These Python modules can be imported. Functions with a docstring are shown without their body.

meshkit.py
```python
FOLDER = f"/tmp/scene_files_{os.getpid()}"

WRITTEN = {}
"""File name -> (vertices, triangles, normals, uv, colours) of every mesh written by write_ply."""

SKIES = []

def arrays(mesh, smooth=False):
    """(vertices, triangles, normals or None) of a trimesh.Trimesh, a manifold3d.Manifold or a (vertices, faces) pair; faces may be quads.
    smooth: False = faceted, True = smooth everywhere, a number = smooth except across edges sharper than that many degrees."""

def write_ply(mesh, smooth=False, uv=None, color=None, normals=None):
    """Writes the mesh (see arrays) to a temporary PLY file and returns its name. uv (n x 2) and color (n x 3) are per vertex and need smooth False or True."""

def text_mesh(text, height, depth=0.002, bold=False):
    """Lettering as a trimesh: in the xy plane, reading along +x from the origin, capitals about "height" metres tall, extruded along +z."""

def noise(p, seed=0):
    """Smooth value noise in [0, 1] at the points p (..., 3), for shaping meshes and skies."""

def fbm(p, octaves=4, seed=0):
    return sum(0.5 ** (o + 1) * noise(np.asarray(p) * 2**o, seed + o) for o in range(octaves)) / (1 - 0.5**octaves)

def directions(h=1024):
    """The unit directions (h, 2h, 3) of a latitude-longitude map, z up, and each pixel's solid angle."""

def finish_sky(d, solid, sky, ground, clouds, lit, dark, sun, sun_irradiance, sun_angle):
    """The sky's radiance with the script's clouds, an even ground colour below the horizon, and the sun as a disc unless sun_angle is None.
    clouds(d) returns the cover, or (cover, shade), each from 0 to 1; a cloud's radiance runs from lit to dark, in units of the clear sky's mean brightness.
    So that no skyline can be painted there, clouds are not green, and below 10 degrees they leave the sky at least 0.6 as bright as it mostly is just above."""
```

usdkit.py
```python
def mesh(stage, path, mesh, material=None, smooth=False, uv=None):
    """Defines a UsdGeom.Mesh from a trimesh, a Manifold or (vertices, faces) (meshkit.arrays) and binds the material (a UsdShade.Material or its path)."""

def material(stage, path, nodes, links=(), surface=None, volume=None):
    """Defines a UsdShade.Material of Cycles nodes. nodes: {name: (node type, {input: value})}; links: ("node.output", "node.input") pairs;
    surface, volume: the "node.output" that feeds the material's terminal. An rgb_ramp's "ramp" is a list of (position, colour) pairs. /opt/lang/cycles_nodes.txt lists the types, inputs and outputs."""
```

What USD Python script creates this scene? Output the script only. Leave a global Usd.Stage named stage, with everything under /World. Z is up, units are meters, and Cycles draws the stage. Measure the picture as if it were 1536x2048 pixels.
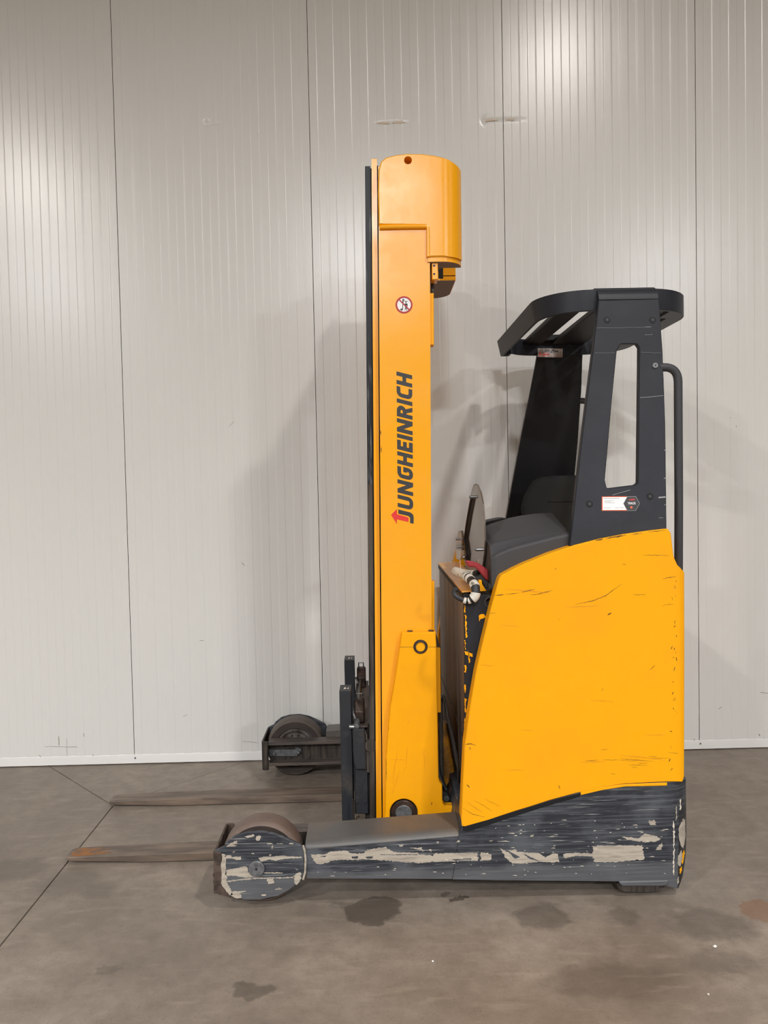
import math, random
import numpy as np
import trimesh, shapely, shapely.affinity, manifold3d as m3
from shapely.geometry import Polygon, Point, LineString, box as sbox
from shapely.ops import unary_union
from pxr import Usd, UsdGeom, UsdLux, UsdShade, Gf, Sdf, Vt
import usdkit, meshkit

stage = Usd.Stage.CreateInMemory()
UsdGeom.SetStageUpAxis(stage, UsdGeom.Tokens.z)
UsdGeom.SetStageMetersPerUnit(stage, 1.0)
UsdGeom.Xform.Define(stage, '/World')
random.seed(7)

# ------------------------------------------------------------------ camera
# wall plane is y = 0, panel seams at whole metres of x, the camera stands at y = -4.03
YAW, PITCH, ROLL, FPX = 1.42678e-2, 3.51340e-2, -2.0443e-2, 1537.85
CAM = np.array([1.28539, -4.03037, 1.44619])
_w = np.array([math.sin(YAW) * math.cos(PITCH), math.cos(YAW) * math.cos(PITCH), -math.sin(PITCH)])
_r0 = np.array([math.cos(YAW), -math.sin(YAW), 0]); _u0 = np.cross(_r0, _w)
_r = math.cos(ROLL) * _r0 + math.sin(ROLL) * _u0
_u = -math.sin(ROLL) * _r0 + math.cos(ROLL) * _u0
cam = UsdGeom.Camera.Define(stage, '/World/camera')
M = Gf.Matrix4d(*_r, 0, *_u, 0, *(-_w), 0, *CAM, 1)
cam.AddTransformOp().Set(M)
cam.CreateHorizontalApertureAttr(36.0)
cam.CreateVerticalApertureAttr(48.0)
cam.CreateFocalLengthAttr(36.0 * FPX / 1536)
cam.CreateClippingRangeAttr(Gf.Vec2f(0.05, 100))
cam.CreateExposureAttr(1.0)

# ------------------------------------------------------------------ light: hall lamps, some added as fill, and the pale hall around
LAMPS = []
def lamp(x, y, z, power, radius, color, skirt):
    """a high-bay lamp: a glowing disc recessed in a dark skirt, which keeps its light off the top of far walls"""
    k = len(LAMPS); LAMPS.append((x, y, z, radius, skirt))
    l = UsdLux.DiskLight.Define(stage, '/World/lamp_light' + (f'_{k:03d}' if k else ''))
    l.AddTranslateOp().Set(Gf.Vec3d(x, y, z))
    l.CreateRadiusAttr(radius); l.CreateIntensityAttr(power); l.CreateColorAttr(Gf.Vec3f(*color))
WARM, COOL = (1.0, .955, .90), (.955, .975, 1.0)
POW = dict(left=410, near=315, mid=335, side=75)
lamp(-3.6, -7.3, 6.0, POW['left'], .26, WARM, .085)
lamp(3.3, -4.2, 6.0, POW['near'], .18, WARM, .09)
lamp(1.2, -11.0, 6.0, POW['mid'], .42, COOL, .11)
lamp(-5.5, -12.5, 6.0, POW['mid'], .42, COOL, .10)  # added fill lamp, spreads the light and softens the guard shadows
lamp(7.5, -12.5, 6.0, POW['mid'], .42, COOL, .10)  # another added fill lamp, on the right flank
lamp(9.5, -6.5, 6.0, POW['side'], .26, WARM, .07)
lamp(-8.0, -4.5, 6.0, POW['side'], .26, WARM, .07)

# ------------------------------------------------------------------ helpers
def pt(px, py, Y):
    """the point (x, z) of the plane y = Y that the photograph shows at a pixel"""
    d = _w + (px - 768) / FPX * _r - (py - 1024) / FPX * _u
    p = CAM + d * (Y - CAM[1]) / d[1]
    return (p[0], p[2])
def fl(px, py, z=0.0):
    d = _w + (px - 768) / FPX * _r - (py - 1024) / FPX * _u
    p = CAM + d * (z - CAM[2]) / d[2]
    return (p[0], p[1])
def out(Y, *pts):
    return Polygon([pt(x, y, Y) for x, y in pts])
def rnd(poly, r, rc=None):
    rc = r if rc is None else rc
    q = poly.buffer(-r, quad_segs=5).buffer(r, quad_segs=5)
    if rc: q = q.buffer(rc, quad_segs=5).buffer(-rc, quad_segs=5)
    return q.simplify(.0003)

def _ring(c):
    p = np.asarray(c)[:, :2]
    if np.allclose(p[0], p[-1]): p = p[:-1]
    keep = np.linalg.norm(p - np.roll(p, 1, 0), axis=1) > 1e-6
    return p[keep]
def _inset(p, c):
    a = p - np.roll(p, 1, 0); b = np.roll(p, -1, 0) - p
    a /= np.linalg.norm(a, axis=1)[:, None]; b /= np.linalg.norm(b, axis=1)[:, None]
    na, nb = np.stack([-a[:, 1], a[:, 0]], 1), np.stack([-b[:, 1], b[:, 0]], 1)
    k = np.maximum(1 + (na * nb).sum(1), .35)
    return p + c * (na + nb) / k[:, None]
def prism(poly, a0, a1, c=.0015, axis='y'):
    """a solid of outline poly between a0 and a1 along the axis, its edges chamfered by c"""
    if poly.geom_type != 'Polygon':
        return cat([prism(g, a0, a1, c, axis) for g in poly.geoms if g.geom_type == 'Polygon'])
    poly = shapely.geometry.polygon.orient(poly, 1.0)
    c = min(c, abs(a1 - a0) * .45)
    rings = [_ring(poly.exterior.coords)] + [_ring(h.coords) for h in poly.interiors]
    n = sum(map(len, rings)); P = np.concatenate(rings)
    I = np.concatenate([_inset(r, c) for r in rings]) if c > 0 else P
    lev = [(I, a0), (P, a0 + c), (P, a1 - c), (I, a1)] if c > 0 else [(P, a0), (P, a1)]
    V = np.concatenate([np.column_stack([q, np.full(n, h)]) for q, h in lev])
    F = []; s = 0
    for r in rings:
        m = len(r); i = s + np.arange(m); j = s + (np.arange(m) + 1) % m; s += m
        for L in range(len(lev) - 1):
            A, B = L * n, (L + 1) * n
            F += [np.stack([i + A, j + A, j + B], 1), np.stack([i + A, j + B, i + B], 1)]
    st, idx = 0, []
    for r in rings:
        idx.append(np.ascontiguousarray(P[st:st + len(r)])); st += len(r)
    T = np.asarray(m3.triangulate(idx))
    F += [T[:, ::-1], T + (len(lev) - 1) * n]
    F = np.concatenate(F)
    if axis == 'y': V = V[:, [0, 2, 1]]; F = F[:, ::-1]
    elif axis == 'x': V = V[:, [2, 0, 1]]
    return trimesh.Trimesh(V, F, process=False)
def cat(ms): return trimesh.util.concatenate([m for m in ms if m is not None])
def rect(x0, x1, y0, y1): return sbox(min(x0, x1), min(y0, y1), max(x0, x1), max(y0, y1))
def bx(x0, x1, y0, y1, z0, z1, c=.002): return prism(rect(x0, x1, z0, z1), y0, y1, c)
def hexa(b, t):
    """a six-sided solid: four points of one face, four of the other"""
    return trimesh.convex.convex_hull(np.array(list(b) + list(t), float))
def tube(pts, r, sides=12, cap=True):
    p = np.asarray(pts, float); n = len(p)
    t = np.gradient(p, axis=0); t /= np.linalg.norm(t, axis=1)[:, None]
    a = np.cross(t[0], [0, 0, 1.]) if abs(t[0][2]) < .9 else np.cross(t[0], [1., 0, 0])
    a /= np.linalg.norm(a); A = []
    for k in range(n):
        a = a - t[k] * (a @ t[k]); a /= np.linalg.norm(a); A.append(a.copy())
    A = np.array(A); B = np.cross(t, A); ang = np.arange(sides) * 2 * math.pi / sides
    rr = np.broadcast_to(r, (n,))
    V = p[:, None] + rr[:, None, None] * (np.cos(ang)[None, :, None] * A[:, None] + np.sin(ang)[None, :, None] * B[:, None])
    V = V.reshape(-1, 3); F = []
    i = np.arange(sides); j = (i + 1) % sides
    for k in range(n - 1):
        a0, b0 = k * sides, (k + 1) * sides
        F += [np.stack([i + a0, j + a0, j + b0], 1), np.stack([i + a0, j + b0, i + b0], 1)]
    if cap:
        V = np.vstack([V, p[0], p[-1]])
        F += [np.stack([j, i, np.full(sides, n * sides)], 1), np.stack([i + (n - 1) * sides, j + (n - 1) * sides, np.full(sides, n * sides + 1)], 1)]
    return trimesh.Trimesh(V, np.concatenate(F), process=False)
def spline(pts, n=24):
    from scipy.interpolate import CubicSpline
    p = np.asarray(pts, float); d = np.r_[0, np.cumsum(np.linalg.norm(np.diff(p, axis=0), axis=1))]
    return CubicSpline(d, p)(np.linspace(0, d[-1], n))
def bend(pts, r, n=6):
    """a polyline with its corners rounded by radius r"""
    p = [np.asarray(q, float) for q in pts]; o = [p[0]]
    for a, b, c in zip(p, p[1:], p[2:]):
        u, v = a - b, c - b; u /= np.linalg.norm(u); v /= np.linalg.norm(v)
        for s in np.linspace(0, 1, n):
            o.append((1 - s) ** 2 * (b + u * r) + 2 * s * (1 - s) * b + s * s * (b + v * r))
    return np.array(o + [p[-1]])
def lathe(prof, cx, cz, seg=64):
    """profile of (radius, y) turned about a level axis along y through (cx, cz)"""
    pr = np.asarray(prof, float); n = len(pr); a = np.arange(seg) * 2 * math.pi / seg
    V = np.stack([cx + pr[:, 0][None] * np.cos(a)[:, None], np.broadcast_to(pr[:, 1], (seg, n)), cz + pr[:, 0][None] * np.sin(a)[:, None]], -1).reshape(-1, 3)
    F = []; i = np.arange(seg); j = (i + 1) % seg
    for k in range(n - 1):
        F += [np.stack([i * n + k, i * n + k + 1, j * n + k + 1], 1), np.stack([i * n + k, j * n + k + 1, j * n + k], 1)]
    m = trimesh.Trimesh(V, np.concatenate(F), process=True)
    m.update_faces(m.nondegenerate_faces())
    if m.volume < 0: m.invert()
    return m
def disc(cx, cz, y0, y1, r, c=.002, seg=32, hole=0):
    pr = [(hole, y1), (r - c, y1), (r, y1 - c), (r, y0 + c), (r - c, y0), (hole, y0)]
    if hole: pr.append((hole, y1))
    return lathe(pr[::-1], cx, cz, seg)
def man(t):
    t = trimesh.Trimesh(np.asarray(t.vertices), np.asarray(t.faces), process=True)
    return m3.Manifold(m3.Mesh(np.asarray(t.vertices, np.float32), np.asarray(t.faces, np.uint32)))
def unman(m):
    k = m.to_mesh(); return trimesh.Trimesh(np.asarray(k.vert_properties)[:, :3], np.asarray(k.tri_verts), process=False)
def mirror(t, yc=-.765):
    t = t.copy(); v = np.array(t.vertices); v[:, 1] = 2 * yc - v[:, 1]
    return trimesh.Trimesh(v, np.asarray(t.faces)[:, ::-1], process=False)

def bump_edge(poly, amp, step, seed, fx=1.0, fz=1.0):
    """an outline made ragged, as flaked paint is"""
    r = np.random.default_rng(seed); L = LineString(poly.exterior.coords); n = max(12, int(L.length / step)); o = []
    for k in range(n):
        p = L.interpolate(k / n, normalized=True); d = r.normal(size=2) * amp
        o.append((p.x + d[0] * fx, p.y + d[1] * fz))
    q = Polygon(o).buffer(0)
    return max(q.geoms, key=lambda s: s.area) if q.geom_type != 'Polygon' else q
def flat(polys, Y, t=.0006):
    return cat([prism(q, Y - t, Y + t * .2, 0) for q in polys if q.area > 1e-9])


USED = {}
def path(parent, name):
    base = f'{parent}/{name}'; k = USED.get(base, 0); USED[base] = k + 1
    return base if k == 0 else f'{base}_{k:03d}'
ORG = {}
def origin(parent):
    q = parent
    while q and q not in ORG: q = q.rsplit('/', 1)[0]
    return np.array(ORG.get(q, (0, 0, 0)), float)
def obj(name, mesh, mat, parent='/World', label=None, smooth=32, **kw):
    p = path(parent, name)
    v, f, n = meshkit.arrays(mesh, smooth)
    m = usdkit.mesh(stage, p, (v - origin(parent), f), None)
    if n is not None:
        m.CreateNormalsAttr(Vt.Vec3fArray.FromNumpy(n.astype(np.float32))); m.SetNormalsInterpolation('vertex')
    UsdShade.MaterialBindingAPI.Apply(m.GetPrim()).Bind(mat)
    if label: m.GetPrim().SetCustomDataByKey('label', label)
    for k, val in kw.items(): m.GetPrim().SetCustomDataByKey(k, val)
    return p
def thing(name, org, label=None, category=None, **kw):
    p = path('/World', name); x = UsdGeom.Xform.Define(stage, p); x.AddTranslateOp().Set(Gf.Vec3d(*map(float, org))); ORG[p] = org
    d = x.GetPrim()
    if label: d.SetCustomDataByKey('label', label)
    if category: d.SetCustomDataByKey('category', category)
    for k, val in kw.items(): d.SetCustomDataByKey(k, val)
    return p

# ------------------------------------------------------------------ materials
def lin(r, g, b):
    f = lambda c: c / 12.92 if c <= .04045 else ((c + .055) / 1.055) ** 2.4
    return tuple(f(c / 255) for c in (r, g, b))
def mat(name, color, rough=.5, metal=0.0, spec=.5, coat=0.0, var=None, vs=6.0, stretch=(1, 1, 1), bump=0.0, bs=60.0, bstretch=(1, 1, 1), lo=.35, hi=.65, rvar=0.0, **extra):
    """principled paint; var = second colour mixed in by a stretched noise"""
    N = {'g': ('geometry', {}), 'p': ('principled_bsdf', dict(base_color=color, roughness=rough, metallic=metal, specular_ior_level=spec, coat_weight=coat, **extra))}
    L = []
    if var is not None:
        N['m'] = ('mapping', {'scale': stretch}); N['n'] = ('noise_texture', {'scale': vs, 'detail': 6.0, 'roughness': .6})
        N['k'] = ('map_range', {'from_min': lo, 'from_max': hi, 'clamp': True}); N['x'] = ('mix', {'color1': color, 'color2': var})
        L += [('g.position', 'm.vector'), ('m.vector', 'n.vector'), ('n.fac', 'k.value'), ('k.result', 'x.fac'), ('x.color', 'p.base_color')]
        if rvar:
            N['rr'] = ('map_range', {'from_min': lo, 'from_max': hi, 'to_min': rough, 'to_max': rough + rvar, 'clamp': True})
            L += [('n.fac', 'rr.value'), ('rr.result', 'p.roughness')]
    if bump:
        N['bm'] = ('mapping', {'scale': bstretch}); N['bn'] = ('noise_texture', {'scale': bs, 'detail': 4.0}); N['b'] = ('bump', {'strength': 1.0, 'distance': bump})
        L += [('g.position', 'bm.vector'), ('bm.vector', 'bn.vector'), ('bn.fac', 'b.height'), ('b.normal', 'p.normal')]
    return usdkit.material(stage, '/World/Looks/' + name, N, L, surface='p.BSDF')

YEL = lin(255, 178, 0); YEL = (.93, .40, .003)
gloss_yellow = mat('glossy_mast_paint', YEL, .25, spec=.62, var=(.90, .38, .006), vs=3.0, lo=.45, hi=.7, bump=.0005, bs=10, rvar=.1)
yellow = mat('yellow_paint', YEL, .4, spec=.22, var=(.88, .37, .005), vs=3.0, lo=.45, hi=.7, bump=.0006, bs=12, rvar=.15)
yellow_in = mat('yellow_oily', (.55, .22, .01), .4, var=(.16, .075, .02), vs=9, lo=.4, hi=.62)
charcoal = mat('charcoal_paint', lin(37, 39, 45), .45, spec=.26, var=lin(45, 47, 53), vs=5, lo=.45, hi=.7, bump=.0002, bs=180)
charcoal_pl = mat('charcoal_plastic', lin(64, 64, 66), .5, spec=.3, bump=.00025, bs=400)
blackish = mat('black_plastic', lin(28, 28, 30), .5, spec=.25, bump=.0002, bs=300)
black_oil = mat('oily_black_steel', lin(50, 46, 43), .38, spec=.35, var=lin(84, 75, 67), vs=14, stretch=(6, 6, .6), lo=.4, hi=.7)
carriage_m = mat('carriage_paint', lin(44, 46, 50), .45, spec=.3, var=lin(74, 69, 64), vs=9, lo=.55, hi=.75, bump=.0003, bs=90)
dusty = mat('dusty_carriage_top', lin(96, 86, 78), .6, var=lin(66, 60, 56), vs=8, lo=.4, hi=.7)
rail_steel = mat('greased_rail', lin(96, 88, 80), .3, metal=.5, var=lin(44, 38, 35), vs=9, stretch=(3, 3, .25), lo=.38, hi=.62)
worn_black = mat('worn_black_rail', lin(30, 30, 32), .4, spec=.3, var=lin(128, 130, 134), vs=10, stretch=(8, 8, .5), lo=.56, hi=.76)
steel = mat('bright_steel', lin(176, 178, 180), .28, metal=.9, var=lin(120, 120, 120), vs=40, lo=.4, hi=.7)
dull_steel = mat('dull_steel', lin(124, 126, 128), .45, metal=.5, var=lin(86, 88, 90), vs=60, lo=.4, hi=.7)
ring_steel = mat('dark_ring_steel', lin(80, 62, 52), .4, metal=.3, var=lin(46, 38, 34), vs=30)
fork_m = mat('worn_fork_steel', lin(96, 84, 75), .5, metal=.2, var=lin(132, 115, 100), vs=5, stretch=(.8, 5, 5), lo=.4, hi=.66, bump=.0006, bs=40)
tyre = mat('brown_tyre', lin(122, 104, 94), .6, var=lin(104, 88, 80), vs=10, bump=.0002, bs=90)
tyre_side = mat('tyre_side', lin(66, 55, 50), .5, var=lin(54, 47, 44), vs=12)
under_m = mat('brown_underside', lin(136, 114, 104), .7)
hub_m = mat('dirty_hub', lin(118, 112, 106), .5, metal=.3, var=lin(74, 64, 58), vs=22, lo=.4, hi=.62)
fabric = mat('seat_fabric', lin(50, 51, 50), .9, spec=.1, bump=.001, bs=700)
tape_m = mat('white_tape', lin(214, 208, 196), .5, var=lin(120, 112, 96), vs=55, lo=.56, hi=.66)
cable_m = mat('black_cable', lin(40, 40, 42), .5)
red_m = mat('red_plastic', lin(150, 40, 46), .45)
red_print = mat('red_print', lin(222, 48, 46), .5)
dred_print = mat('dark_red_print', lin(176, 46, 52), .5)
dark_print = mat('dark_print', lin(50, 50, 52), .5)
white_print = mat('white_print', lin(238, 238, 238), .5)
grey_print = mat('grey_print', lin(150, 150, 150), .5)
orange_print = mat('orange_print', lin(226, 96, 62), .5)
label_m = mat('worn_label', lin(226, 218, 216), .45, var=lin(168, 156, 148), vs=14, lo=.45, hi=.6)
primer = mat('cream_primer', lin(178, 168, 154), .65, spec=.3, var=lin(140, 132, 122), vs=24, stretch=(.35, .35, 3), lo=.45, hi=.7, bump=.0004, bs=120)
fleck_m = mat('pale_fleck', lin(222, 212, 196), .6)
mark_m = mat('dark_scuff', lin(96, 62, 18), .6)
mark_lt = mat('brown_scuff', lin(222, 146, 4), .5)
bat_m = mat('stained_battery_steel', lin(132, 118, 108), .4, metal=.25, var=lin(74, 64, 58), vs=9, stretch=(4, 4, .28), lo=.38, hi=.62)
cover_m = mat('orange_board', lin(250, 188, 104), .25, var=lin(240, 166, 70), vs=10, stretch=(6, 1, 1))
chrome_tr = mat('wall_trim_white', lin(226, 225, 222), .45)
chip_m = mat('white_chip', lin(230, 226, 220), .6)

def scuffed(name, base, hi2, rust=None):
    """chassis paint: long level scratches, paler rubbed zones"""
    N = {'g': ('geometry', {}), 'm': ('mapping', {'scale': (2.2, 2.2, 60)}), 'n': ('noise_texture', {'scale': 1.6, 'detail': 8.0, 'roughness': .65}),
         'k': ('map_range', {'from_min': .46, 'from_max': .66, 'clamp': True}), 'x': ('mix', {'color1': base, 'color2': hi2}),
         'm2': ('mapping', {'scale': (5, 5, 150)}), 'n2': ('noise_texture', {'scale': 1.3, 'detail': 5.0, 'roughness': .6}), 'k2': ('map_range', {'from_min': .63, 'from_max': .69, 'clamp': True}),
         'x2': ('mix', {'color2': lin(146, 146, 146)}),
         'n3': ('noise_texture', {'scale': 7.0, 'detail': 5.0}), 'k3': ('map_range', {'from_min': .5, 'from_max': .68, 'to_max': .55, 'clamp': True}), 'x3': ('mix', {'color2': lin(96, 100, 106)}),
         'sz': ('separate_xyz', {}), 'kz': ('map_range', {'from_min': .115, 'from_max': .135, 'to_min': .6, 'to_max': 0, 'clamp': True}), 'wz': ('math', {'math_type': 'multiply_add', 'value2': -.05, 'value3': .025}), 'az': ('math', {'math_type': 'add'}), 'x4': ('mix', {'color2': lin(100, 101, 104)}),
         'b': ('bump', {'distance': .0006}), 'p': ('principled_bsdf', {'roughness': .45, 'specular_ior_level': .35})}
    L = [('g.position', 'm.vector'), ('m.vector', 'n.vector'), ('n.fac', 'k.value'), ('k.result', 'x.fac'), ('g.position', 'n3.vector'), ('n3.fac', 'k3.value'), ('k3.result', 'x3.fac'), ('x.color', 'x3.color1'),
         ('g.position', 'm2.vector'), ('m2.vector', 'n2.vector'), ('n2.fac', 'k2.value'), ('k2.result', 'x2.fac'), ('x3.color', 'x2.color1'), ('g.position', 'sz.vector'), ('n3.fac', 'wz.value1'), ('sz.z', 'az.value1'), ('wz.value', 'az.value2'), ('az.value', 'kz.value'), ('kz.result', 'x4.fac'), ('x2.color', 'x4.color1'), ('x4.color', 'p.base_color'), ('n.fac', 'b.height'), ('b.normal', 'p.normal')]
    return usdkit.material(stage, '/World/Looks/' + name, N, L, surface='p.BSDF')
skirt_m = scuffed('scuffed_chassis_paint', lin(43, 46, 52), lin(86, 89, 94))
rust_m = mat('rubbed_rust', lin(92, 78, 68), .6, metal=.2, var=lin(58, 48, 43), vs=30, lo=.4, hi=.62)
flange_m = mat('dusty_flange', lin(98, 86, 78), .5, var=lin(66, 63, 62), vs=6, stretch=(1, 8, 8), lo=.4, hi=.62)
tyre_far = mat('grey_brown_tyre', lin(104, 95, 87), .6, var=lin(88, 80, 74), vs=10)
orust_m = mat('orange_rust', lin(150, 98, 52), .7, var=lin(112, 90, 74), vs=22, lo=.42, hi=.62)
arm_top_m = mat('rubbed_arm_top', lin(84, 83, 82), .42, var=lin(104, 92, 80), vs=4, lo=.4, hi=.65, bump=.0003, bs=80)

# wall skin and concrete
def wall_skin():
    N = {'g': ('geometry', {}), 'm': ('mapping', {'scale': (160, 160, .35)}), 'n': ('noise_texture', {'scale': 1.0, 'detail': 1.0}), 'b': ('bump', {'distance': .00012}),
         'p': ('principled_bsdf', {'base_color': lin(219, 218, 214), 'roughness': .26, 'specular_ior_level': .6})}
    L = [('g.position', 'm.vector'), ('m.vector', 'n.vector'), ('n.fac', 'b.height'), ('b.normal', 'p.normal')]
    return usdkit.material(stage, '/World/Looks/wall_skin', N, L, surface='p.BSDF')
panel_m = wall_skin()
plain_panel_m = mat('wall_skin_far', lin(219, 218, 214), .26, spec=.6)
seam_m = mat('seam_backing', lin(104, 98, 92), .8)  # plain grey of the backing in wall and floor joints

# floor stains: (pixel centre in the photograph, half width, half depth, darkness, softness)
STAINS = [((745, 1818), 62, 24, .62, .12), ((690, 1808), 20, 11, .35, .4), ((912, 1801), 12, 6, .75, .2), ((882, 1793), 10, 6, .5, .3), ((1085, 1832), 50, 26, .46, .3), ((1250, 1835), 38, 17, .34, .4),
          ((1420, 1850), 95, 30, .42, .35), ((505, 1988), 42, 17, .5, .25), ((1230, 1960), 130, 42, .34, .45), ((1440, 1925), 85, 28, .32, .4), 
          ((130, 1770), 60, 24, .24, .5), ((190, 1780), 40, 16, .24, .5), ((30, 1740), 60, 22, .3, .45), ((210, 1935), 26, 10, .32, .4)]
def concrete():
    N = {'g': ('geometry', {}),
         'n': ('noise_texture', {'scale': 2.2, 'detail': 5.0, 'roughness': .62}), 'k': ('map_range', {'from_min': .35, 'from_max': .68, 'clamp': True}), 'x': ('mix', {'color1': lin(121, 110, 99), 'color2': lin(151, 140, 128)}),
         'n2': ('noise_texture', {'scale': 14.0, 'detail': 3.5, 'roughness': .7}), 'k2': ('map_range', {'from_min': .38, 'from_max': .72, 'to_max': .5, 'clamp': True}), 'x2': ('mix', {'color2': lin(106, 95, 85)}),
         'm3': ('mapping', {'scale': (1.4, 5, 1), 'rotation': (0, 0, .5)}), 'n3': ('noise_texture', {'scale': 5.0, 'detail': 3.0}), 'k3': ('map_range', {'from_min': .56, 'from_max': .7, 'to_max': .3, 'clamp': True}), 'x3': ('mix', {'color2': lin(162, 150, 136)}),
         'n4': ('noise_texture', {'scale': 150.0, 'detail': 1.0}), 'k4': ('map_range', {'from_min': .62, 'from_max': .74, 'to_max': .35, 'clamp': True}), 'x4': ('mix', {'color2': lin(80, 71, 64)}),
         'wn': ('noise_texture', {'scale': 9.0, 'detail': 3.5, 'roughness': .65}), 'ws': ('vector_math', {'math_type': 'scale', 'scale': .16}), 'wa': ('vector_math', {'math_type': 'add'}),
         'b': ('bump', {'distance': .0012}), 'p': ('principled_bsdf', {'specular_ior_level': .4}), 'rr': ('map_range', {'from_min': .3, 'from_max': .7, 'to_min': .42, 'to_max': .62, 'clamp': True})}
    L = [('g.position', 'n.vector'), ('n.fac', 'k.value'), ('k.result', 'x.fac'), ('x.color', 'x2.color1'), ('g.position', 'n2.vector'), ('n2.fac', 'k2.value'), ('k2.result', 'x2.fac'),
         ('g.position', 'm3.vector'), ('m3.vector', 'n3.vector'), ('n3.fac', 'k3.value'), ('k3.result', 'x3.fac'), ('x2.color', 'x3.color1'), ('g.position', 'n4.vector'), ('n4.fac', 'k4.value'), ('k4.result', 'x4.fac'), ('x3.color', 'x4.color1'),
         ('g.position', 'wn.vector'), ('wn.color', 'ws.vector1'), ('ws.vector', 'wa.vector1'), ('g.position', 'wa.vector2'), ('n2.fac', 'b.height'), ('b.normal', 'p.normal'), ('n.fac', 'rr.value'), ('rr.result', 'p.roughness')]
    last = 'x4.color'
    for i, ((px, py), hw, hd, dark, soft) in enumerate(STAINS):
        c = fl(px, py); ex = abs(fl(px + hw, py)[0] - c[0]); ey = abs(fl(px, py - hd)[1] - c[1])
        N[f'sm{i}'] = ('mapping', {'scale': (1 / ex, 1 / ey, .1), 'location': (-(c[0] + .08) / ex, -(c[1] + .08) / ey, 0)}); N[f'sl{i}'] = ('vector_math', {'math_type': 'length'})
        N[f'sk{i}'] = ('map_range', {'from_min': 1 - soft * .6, 'from_max': 1 + soft * .6, 'to_min': dark, 'to_max': 0, 'clamp': True}); N[f'sq{i}'] = ('math', {'math_type': 'maximum', 'value2': 0.0})
        L += [('wa.vector', f'sm{i}.vector'), (f'sm{i}.vector', f'sl{i}.vector1'), (f'sl{i}.value', f'sk{i}.value'), (f'sk{i}.result', f'sq{i}.value1')]
        if i: L.append((f'sq{i - 1}.value', f'sq{i}.value2'))
    N['sx'] = ('mix', {'color2': lin(62, 55, 49)}); L += [(f'sq{len(STAINS) - 1}.value', 'sx.fac'), (last, 'sx.color1')]; last = 'sx.color'
    # the rust-brown spill at the right edge
    c = fl(1528, 1822); N['rs'] = ('vector_math', {'math_type': 'subtract', 'vector2': (c[0] + .08, c[1] + .08, .08)}); N['rd'] = ('vector_math', {'math_type': 'divide', 'vector2': (.075, .07, 9)}); N['rl'] = ('vector_math', {'math_type': 'length'})
    N['rk'] = ('map_range', {'from_min': .85, 'from_max': 1.05, 'to_min': .55, 'to_max': 0, 'clamp': True}); N['rx'] = ('mix', {'color2': lin(124, 84, 56)})
    L += [('wa.vector', 'rs.vector1'), ('rs.vector', 'rd.vector1'), ('rd.vector', 'rl.vector1'), ('rl.value', 'rk.value'), ('rk.result', 'rx.fac'), (last, 'rx.color1'), ('rx.color', 'p.base_color')]
    return usdkit.material(stage, '/World/Looks/concrete', N, L, surface='p.BSDF')
floor_m = concrete()
def clear_mat():
    N = {'t': ('transparent_bsdf', {'color': (.93, .92, .90)}), 'g': ('glossy_bsdf', {'roughness': .08, 'color': (1, 1, 1)}), 'f': ('fresnel', {'IOR': 1.5}), 'd': ('diffuse_bsdf', {'color': (.56, .50, .45)}),
         'm1': ('mix_closure', {'fac': .16}), 'm2': ('mix_closure', {})}
    L = [('t.BSDF', 'm1.closure1'), ('d.BSDF', 'm1.closure2'), ('m1.closure', 'm2.closure1'), ('g.BSDF', 'm2.closure2'), ('f.fac', 'm2.fac')]
    return usdkit.material(stage, '/World/Looks/hazy_acrylic', N, L, surface='m2.closure')
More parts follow.
